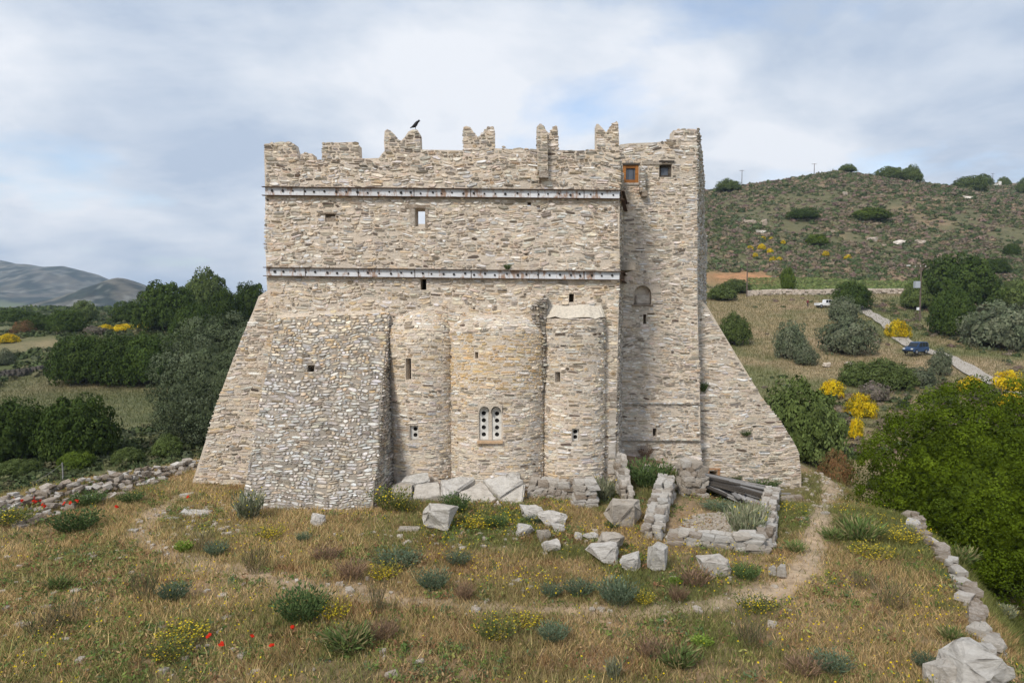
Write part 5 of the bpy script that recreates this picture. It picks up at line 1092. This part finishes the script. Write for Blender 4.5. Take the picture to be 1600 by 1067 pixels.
scrub('valley_scrub', 'low dark scrub on the valley floor', x, y, rng.uniform(.3, .85, len(x))*np.clip(y/70, .7, 1.6), SC[:4]+SC[6:8]+[(.07, .09, .035)]*3, 3, 34)
print('valley scrub', len(x))
# small yellow brooms dotted on the hillside
for i, (px, py, w_) in enumerate([(1172, 388, 12), (1192, 372, 10), (1205, 372, 9), (1224, 378, 10), (1190, 386, 14), (1203, 392, 12), (1208, 405, 12), (1218, 404, 10), (1180, 398, 10), (1290, 396, 12), (1325, 402, 12)]):
    pos = ['beside the rocks', 'at the top of the patch', 'under the topmost', 'alone at the patch edge', 'in the middle of the patch', 'below the middle', 'at the bottom of the patch', 'touching the lowest', 'at the tower side', 'right of the patch', 'farthest right of the patch'][i]
    plant('broom_bush', 'small yellow broom on the lower hillside, '+pos, 'bush', px, py+4, w_, w_*.7, 'broom', None, 'brooms on the hillside', False)
# pale outcrops on the hillside
for i, (px, py, w_, h_, lab) in enumerate([(1190, 365, 24, 10, 'flat pale outcrop, lower one of the rocks nearest the tower on the hillside'), (1194, 353, 16, 16, 'upright pale outcrop, nearest the tower on the hillside'), (1172, 351, 24, 12, 'brownish outcrop left of the upright pale one'),
        (1346, 338, 28, 14, 'pale outcrop high in the middle of the hillside'), (1322, 305, 10, 9, 'small pale rock near the hilltop'), (1365, 378, 20, 14, 'brown outcrop, left of the row of three on the hillside'), (1410, 384, 28, 14, 'grey-white outcrop in the middle of the row of three'), (1440, 382, 20, 14, 'purplish outcrop, right of the row of three'), (1382, 386, 12, 7, 'small white rock under the row of three'),
        (1520, 311, 34, 8, 'long pale outcrop under the dark tree near the white house'), (1228, 283, 9, 7, 'rock knob on the skyline'), (1302, 364, 10, 8, 'small pointed pale rock low on the hillside'), (1294, 575, 18, 14, 'pale rock, left of the pair behind the leafy bush'), (1330, 572, 20, 12, 'brown rock, right of the pair behind the leafy bush')]):
    boulder('rock_outcrop', px, py, w_*.75, h_*.62, 'rock' if i % 3 else 'slab', lab, 700+i, .8, 'rock')
# ------------------------------------------------------------------ road, vineyard, terrace walls
def ribbon(P, width, lift):
    V = []; Fa = []; P = np.array(P); out_ = []
    for a, b in zip(P[:-1], P[1:]): out_ += [a+(b-a)*t for t in np.linspace(0, 1, 8)[:-1]]
    out_.append(P[-1]); out_ = np.array(out_)
    for _ in range(4): out_[1:-1] = (out_[:-2]+2*out_[1:-1]+out_[2:])/4
    for i, p in enumerate(out_):
        d = out_[min(i+1, len(out_)-1)]-out_[max(i-1, 0)]; d /= np.hypot(*d); n_ = np.array((-d[1], d[0]))
        c = p; zc_ = hz(*c)
        for k in (-1, -.5, 0, .5, 1):
            q = p+n_*width*k*.5*(1+.12*math.sin(i*1.3+k)); V.append((q[0], q[1], max(hz(*q), zc_-.25)+lift))
    for i in range(len(out_)-1):
        for k in range(4): Fa.append((i*5+k, i*5+k+1, (i+1)*5+k+1, (i+1)*5+k))
    return V, Fa
m = MT('pale_gravel', .95); m.col(m.ramp(m.noise(.8, 8, .7), [(.3, (.30, .27, .23)), (.7, (.44, .40, .35))])); M['gravel'] = m.m
V, Fa = ribbon(ROAD, 2.7, .22); o = link('road', pyd('road', V, Fa, None, True), M['gravel']); tag(o, kind='structure')
V = []; r = np.random.default_rng(4); xs = []; ys = []
for row in range(12):
    yy = 178+row*1.7; xx = np.arange(.345*yy, .60*yy, .55); xs.append(xx+r.normal(0, .1, len(xx))); ys.append(np.full(len(xx), yy)+r.normal(0, .12, len(xx))+.04*(xx-80))
x = np.concatenate(xs); y = np.concatenate(ys); scrub('vines', 'rows of bright green vines on the terrace under the hill', x, y, r.uniform(.4, .7, len(x)), [(.14, .18, .06), (.18, .21, .075), (.11, .15, .05)], 5, 14)
def field_wall(name, label, pts, mk, seed, h_=.9, step=.5):
    r = np.random.default_rng(seed); V = []; Fa = []; base = [(np.array([v.co for v in me.vertices]), [tuple(p.vertices) for p in me.polygons]) for me in ROCK['rock'][:6]]; P = np.array(pts)
    for a, b in zip(P[:-1], P[1:]):
        n_ = int(np.hypot(*(b-a))/step)
        for i in range(n_):
            q = a+(b-a)*(i/n_)
            for lay in range(3):
                bv, bf = base[r.integers(6)]; s = step*r.uniform(1.0, 1.6); k = len(V); p = q+r.normal(0, .12, 2); V += (bv*np.array((s, s*.9, h_*.5))+np.array((p[0], p[1], hz(*p)+h_*(.1+.3*lay)))).tolist(); Fa += [tuple(j+k for j in f) for f in bf]
    o = link(name, pyd(name, V, Fa), M[mk]); tag(o, label, 'wall')
    return o
M['darkwall'] = rock_mat('dark_lichened_stone', (.05, .045, .04), (.09, .08, .07), (.14, .125, .11))
def fwall(label, pts, mk, seed, h_, step):
    t = thing('field_wall', label, 'wall', (*pts[0], hz(*pts[0]))); o = field_wall('stones', None, pts, mk, seed, h_, step); del_ = [o.pop(k) for k in ('category',) if k in o]
    o.parent = t; o.location = -Vector(t.location); o['kind'] = 'stuff'
fwall('brown terrace wall under the vineyard', [(x_*1.0, y_) for x_, y_ in ((.345*174, 174), (.43*174, 174.5), (.60*176, 176))], 'rock', 1, 1.5, .8)
fwall('dark field wall across the valley at the picture edge', [gnd(-20, 594)[:2], gnd(60, 584)[:2], gnd(110, 570)[:2]], 'darkwall', 2, 1.3, .6)
# ------------------------------------------------------------------ poles
def pole(label, px, py_base, hpx, Y=None, arm=True, box_=False, lean=0):
    g_ = gnd(px, py_base) if Y is None else (at(px, py_base, Y)[0], Y, hz(at(px, py_base, Y)[0], Y)); H_ = hpx*g_[1]/F
    t = thing('utility_pole', label, 'pole', g_, 'utility poles'); V, Fa = tube([(0, 0, -.4), (0, 0, H_)], [.19, .12], 8); link('shaft', pyd('shaft', V, Fa), M['pole'], t)
    if arm:
        link('crossarm', box(-1.3, 1.0, -.07, .07, H_-.35, H_-.2), M['pole'], t)
        for x_ in (-1.2, -.1, .9): link('insulator', cyl((x_, 0, H_-.2), (x_, 0, H_+.12), .06, .04, 6), M['lamp'], t)
    if box_:
        link('transformer', box(-1.25, -.25, -.4, .4, H_*.60, H_*.60+1.35, .05), plain('grey_metal', (.42, .45, .48), .5, .3), t)
        link('meter_box', box(-.62, -.2, -.15, .15, H_*.2, H_*.2+.55, .02), M['white_paint'], t)
        link('lamp_arm', box(-2.2, -.15, -.05, .05, H_-.05, H_+.05), M['pole'], t); link('street_lamp', box(-2.9, -2.2, -.15, .15, H_-.02, H_+.16, .04), M['lamp'], t)
    return g_, H_
M['pole'] = plain('pole_wood', (.13, .10, .08), .9, 0, 5)
pA = pole('tall wooden pole with a grey transformer beside the road', 1437, 502, 86, None, True, True)
pB = pole('thin wooden pole on the meadow next to the tower', 1167, 464, 56, None, False)
for i, (px, py, h_, Y, lab) in enumerate([(1159, 300, 26, 330, 'pole on the skyline beside the lone round tree'), (1272, 283, 17, 335, 'pole on the skyline near the rock knob'), (1318, 276, 10, 345, 'pole rising behind the hilltop tree'), (1496, 296, 16, 440, 'pole on the far ridge left of the white house'), (1551, 290, 24, 445, 'pole by the white house')]): pole(lab, px, py, h_, Y)
q0 = Vector((pA[0][0]+.9, pA[0][1], pA[0][2]+pA[1])); V, Fa = tube([tuple(q0), (q0.x+4, q0.y-1, q0.z-4.5), (q0.x+6.5, q0.y-2, pA[0][2]+.3)], [.03, .03, .03], 4); o = link('guy_wire', pyd('guy_wire', V, Fa), M['iron']); tag(o, 'slanting guy wire of the transformer pole', 'wire')
# ------------------------------------------------------------------ white house on the ridge
hx, hy = at(1549, 290, 448)[0], 448.0; hb_ = hz(hx, hy)
hs = thing('white_house', 'small white house on the far ridge', 'house', (hx, hy, hb_))
link('wall', box(-4.2, 4.2, -3, 3, -1, 3.3), plain('whitewash', (.72, .70, .66), .9, 0, 1), hs); link('roof', box(-4.5, 4.5, -3.3, 3.3, 3.3, 3.65), M['rock'], hs)
link('annex', box(2.4, 4.2, -3.4, -3.003, -1, 4.6), bpy.data.materials['whitewash'], hs)
for x_ in (-2.9, -.4): link('window', box(x_, x_+.9, -3.05, -2.9, .9, 2.1), M['black'], hs)
link('door', box(1.0, 1.9, -3.05, -2.9, -.4, 1.9), M['wood_dark'], hs)
hx2 = at(1590, 288, 455)[0]; fw2 = thing('stone_house', 'tan stone house at the picture edge beyond the white house', 'house', (hx2, 455, hz(hx2, 455)))
link('wall', box(-7, 7, -3, 3, -2, 3.6), plain('tan_stone', (.46, .38, .29), .9, 0, .8), fw2); link('roof', box(-7.3, 7.3, -3.3, 3.3, 3.6, 4.0), M['rock'], fw2)
for x_ in (-4, 0, 3): link('window', box(x_, x_+1, -3.05, -2.9, .8, 2.0), M['black'], fw2)
# ------------------------------------------------------------------ vehicles
def wheel(parent, x, y_, z, r_=.36):
    t = link('wheel', cyl((x, y_-.11, z), (x, y_+.11, z), r_, None, 16), M['rubber'], parent); link('rim', cyl((x, y_-.115, z), (x, y_+.115, z), r_*.6, None, 12), M['steel'], t)
def car(label, loc, rz, prof, cab, paint_, glass, pickup=False, name='parked_car'):
    t = thing(name, label, 'car', loc, None, rz); w_ = .87
    link('body', prism(prof, -w_, w_, .06), paint_, t); link('cabin', prism(cab, -w_+.10, w_-.10, .07), paint_, t)
    xs = sorted(p[0] for p in cab); zs = [p[1] for p in cab]; z0, z1 = min(zs)+.06, max(zs)-.10
    for s in (-1, 1):
        for (a, b) in glass: link('side_window', prism([(a[0], z0), (b[0], z0), (b[1], z1), (a[1], z1)], s*(w_-.095) - .012, s*(w_-.095)+.012), M['tinted'], t)
        link('headlight', box(prof[0][0]-.02, prof[0][0]+.12, s*.62-.18, s*.62+.18, .68, .88, .02), M['lamp'], t)
        link('mirror', box(cab[0][0]+.25, cab[0][0]+.42, s*.93-.09, s*.93+.09, 1.02, 1.18, .03), paint_, t)
    f0, f1 = cab[0], cab[1]; V = []
    for (px_, pz_) in ((f0[0]+.08, f0[1]+.08), (f1[0]-.02, f1[1]-.08)):
        for s in (-.70, .70): V.append((px_-.035, s, pz_+.035))
    link('windscreen', pyd('windscreen', V, [(0, 1, 3, 2)]), M['tinted'], t)
    link('bumper', box(prof[0][0]-.1, prof[0][0]+.06, -.82, .82, .36, .56, .04), M['rubber'], t)
    for x_ in (prof[0][0]+.82, prof[-1][0]-.85):
        for s in (-.80, .80): wheel(t, x_, s, .36)
    return t
g_ = gnd(1431, 556); zc_ = g_[2]+.36
car('blue car with a long roof parked on the gravel road', (g_[0], g_[1], zc_), math.radians(28), [(-2.05, .35), (-2.08, .78), (-1.9, .95), (-.95, 1.04), (2.0, 1.06), (2.06, .9), (2.02, .35)], [(-1.05, 1.0), (-.35, 1.72), (-.1, 1.80), (1.75, 1.80), (1.98, 1.62), (2.02, 1.0)], M['blue_paint'], [((-.62, -.2), (.32, .32)), ((.42, .42), (1.1, 1.1)), ((1.2, 1.2), (1.85, 1.65))])
g_ = gnd(1288, 481)
car('white pickup with an open bed half hidden by a grey bush', (g_[0]+.6, g_[1], g_[2]+.05), math.radians(182), [(-2.5, .4), (-2.5, .95), (-1.1, 1.08), (2.55, 1.02), (2.55, .45)], [(-1.25, 1.0), (-.7, 1.72), (-.45, 1.78), (.65, 1.78), (.78, 1.0)], M['white_paint'], [((-.8, -.5), (.0, .0)), ((.1, .1), (.62, .55))], True, 'pickup_truck')
# person standing by the pickup
g_ = gnd(1262, 480); pe = thing('person', 'person in a dark red top and dark trousers standing by the white pickup', 'person', g_)
sk = bpy.data.meshes.new('body'); JV = [(0, 0, .95), (0, 0, 1.15), (0, 0, 1.40), (0, 0, 1.50), (0, -.01, 1.62), (0, -.02, 1.74), (.10, 0, .90), (.11, -.02, .50), (.11, .01, .08), (.11, -.14, .03), (-.10, 0, .90), (-.11, -.02, .50), (-.11, .01, .08), (-.11, -.14, .03), (.20, 0, 1.40), (.26, .02, 1.12), (.25, -.10, .90), (-.20, 0, 1.40), (-.26, .02, 1.12), (-.25, -.10, .90)]
JE = [(0, 1), (1, 2), (2, 3), (3, 4), (4, 5), (0, 6), (6, 7), (7, 8), (8, 9), (0, 10), (10, 11), (11, 12), (12, 13), (2, 14), (14, 15), (15, 16), (2, 17), (17, 18), (18, 19)]
JR = [.14, .13, .15, .06, .085, .09, .09, .065, .05, .04, .09, .065, .05, .04, .065, .048, .04, .065, .048, .04]
sk.from_pydata(JV, JE, []); bo = link('body', sk, None, pe); mo = bo.modifiers.new('skin', 'SKIN')
for v, r_ in zip(sk.skin_vertices[0].data, JR): v.radius = (r_, r_)
sk.skin_vertices[0].data[0].use_root = True; bo.modifiers.new('sub', 'SUBSURF').levels = 1
m = MT('clothes', .9); c_ = m.n('ShaderNodeTexCoord'); sx = m.n('ShaderNodeSeparateXYZ'); m.l(c_.outputs['Object'], sx.inputs[0]); mr = m.n('ShaderNodeMapRange'); m.l(sx.outputs[2], mr.inputs[0]); mr.inputs[2].default_value = 2.0
rp = m.n('ShaderNodeValToRGB'); rp.color_ramp.interpolation = 'CONSTANT'; m.l(mr.outputs[0], rp.inputs[0]); el = rp.color_ramp.elements; el[0].color = (.03, .03, .05, 1); el[1].position = .47; el[1].color = (.16, .03, .04, 1)
e3 = el.new(.76); e3.color = (.50, .33, .25, 1); e4 = el.new(.86); e4.color = (.05, .035, .03, 1); m.col(rp.outputs[0]); sk.materials.append(m.m)
# ------------------------------------------------------------------ mountains on the horizon
def mountain(name, Y, crest, depth, seed, base=-6):
    cx = np.array([c[0] for c in crest], float); cy = np.array([c[1] for c in crest], float); X = np.linspace((cx[0]-800)/F*Y, (cx[-1]-800)/F*Y, 260); pxs = X/Y*F+800
    Zc = (477.6-np.interp(pxs, cx, cy))/F*Y*1.0+CAM_Z; t = np.linspace(-1, 1, 90); XX, TT = np.meshgrid(X, t); prof = np.clip(1-np.abs(TT)**1.25, 0, 1)
    nz = fbm(XX*.006+seed, TT*4+seed, 5)-.5; Z = base+(Zc[None]-base)*prof + nz*(Zc[None]-base)*.55*np.abs(TT)*(1-np.abs(TT))*2.2 + 9.0*(fbm(XX*.03, TT*14+seed, 4)-.5)*prof*np.abs(TT)**.3
    YY = Y+TT*depth+ (fbm(XX*.002+seed, TT*0+3)-.5)*depth*.35
    c = mixc((.020, .030, .020), (.11, .10, .075), sm(.38, .64, fbm(XX*.03, YY*.02, 5))); c = mixc(c, (.24, .23, .20), sm(.60, .70, vnoise(XX*.045+50, YY*.02+seed)*.6+.5*vnoise(XX*.11, YY*.05))*.45)
    c = c*(.55+.9*vnoise(XX*.13+seed, YY*.07))[..., None]; c = mixc(c, (.12, .14, .06), sm(.35, .1, 1-np.abs(TT))*(TT < 0)*sm(.5, .6, fbm(XX*.008, YY*.01)))
    i_ = np.arange(XX.size).reshape(XX.shape); Fa = np.stack([i_[:-1, :-1], i_[:-1, 1:], i_[1:, 1:], i_[1:, :-1]], -1).reshape(-1, 4)
    o = link(name, fast(name, np.stack([XX, YY, Z], -1).reshape(-1, 3), Fa, c.reshape(-1, 3), True), M['ground']); return tag(o, kind='structure')
mountain('mountain', 2600, [(-420, 470), (-300, 430), (-150, 402), (-60, 398), (0, 407), (20, 412), (40, 413), (75, 418), (115, 417), (150, 425), (177, 438), (210, 452), (260, 470), (330, 480)], 620, 3)
mountain('hill', 1500, [(60, 482), (110, 470), (150, 453), (177, 440), (192, 434.5), (200, 436), (212, 442), (228, 449), (250, 462), (300, 478), (330, 482)], 260, 9)
# far belt of trees across the valley
rng = np.random.default_rng(15); y = rng.uniform(330, 900, 2600); x = -y*rng.uniform(.34, .88, len(y)); keep = fbm(x*.012, y*.012+7) > .47; x, y = x[keep], y[keep]
scrub('distant_woods', 'far dark belt of trees across the valley under the mountain', x, y, rng.uniform(1.2, 3.4, len(x)), DG+MG, 6, 26)
# ------------------------------------------------------------------ the air
hzb = box(-4400, 4400, -400, 4700, -14, 226); o = link('haze', hzb, None); tag(o, 'thin blue haze filling the air over the valley', 'haze', None, 'stuff')
hm = bpy.data.materials.new('haze'); hm.use_nodes = True; t_ = hm.node_tree; t_.nodes.clear(); pv = t_.nodes.new('ShaderNodeVolumePrincipled'); mo_ = t_.nodes.new('ShaderNodeOutputMaterial')
pv.inputs['Color'].default_value = (.62, .79, 1.0, 1); pv.inputs['Density'].default_value = .00015; pv.inputs['Anisotropy'].default_value = .2; t_.links.new(pv.outputs[0], mo_.inputs['Volume']); o.data.materials.append(hm)
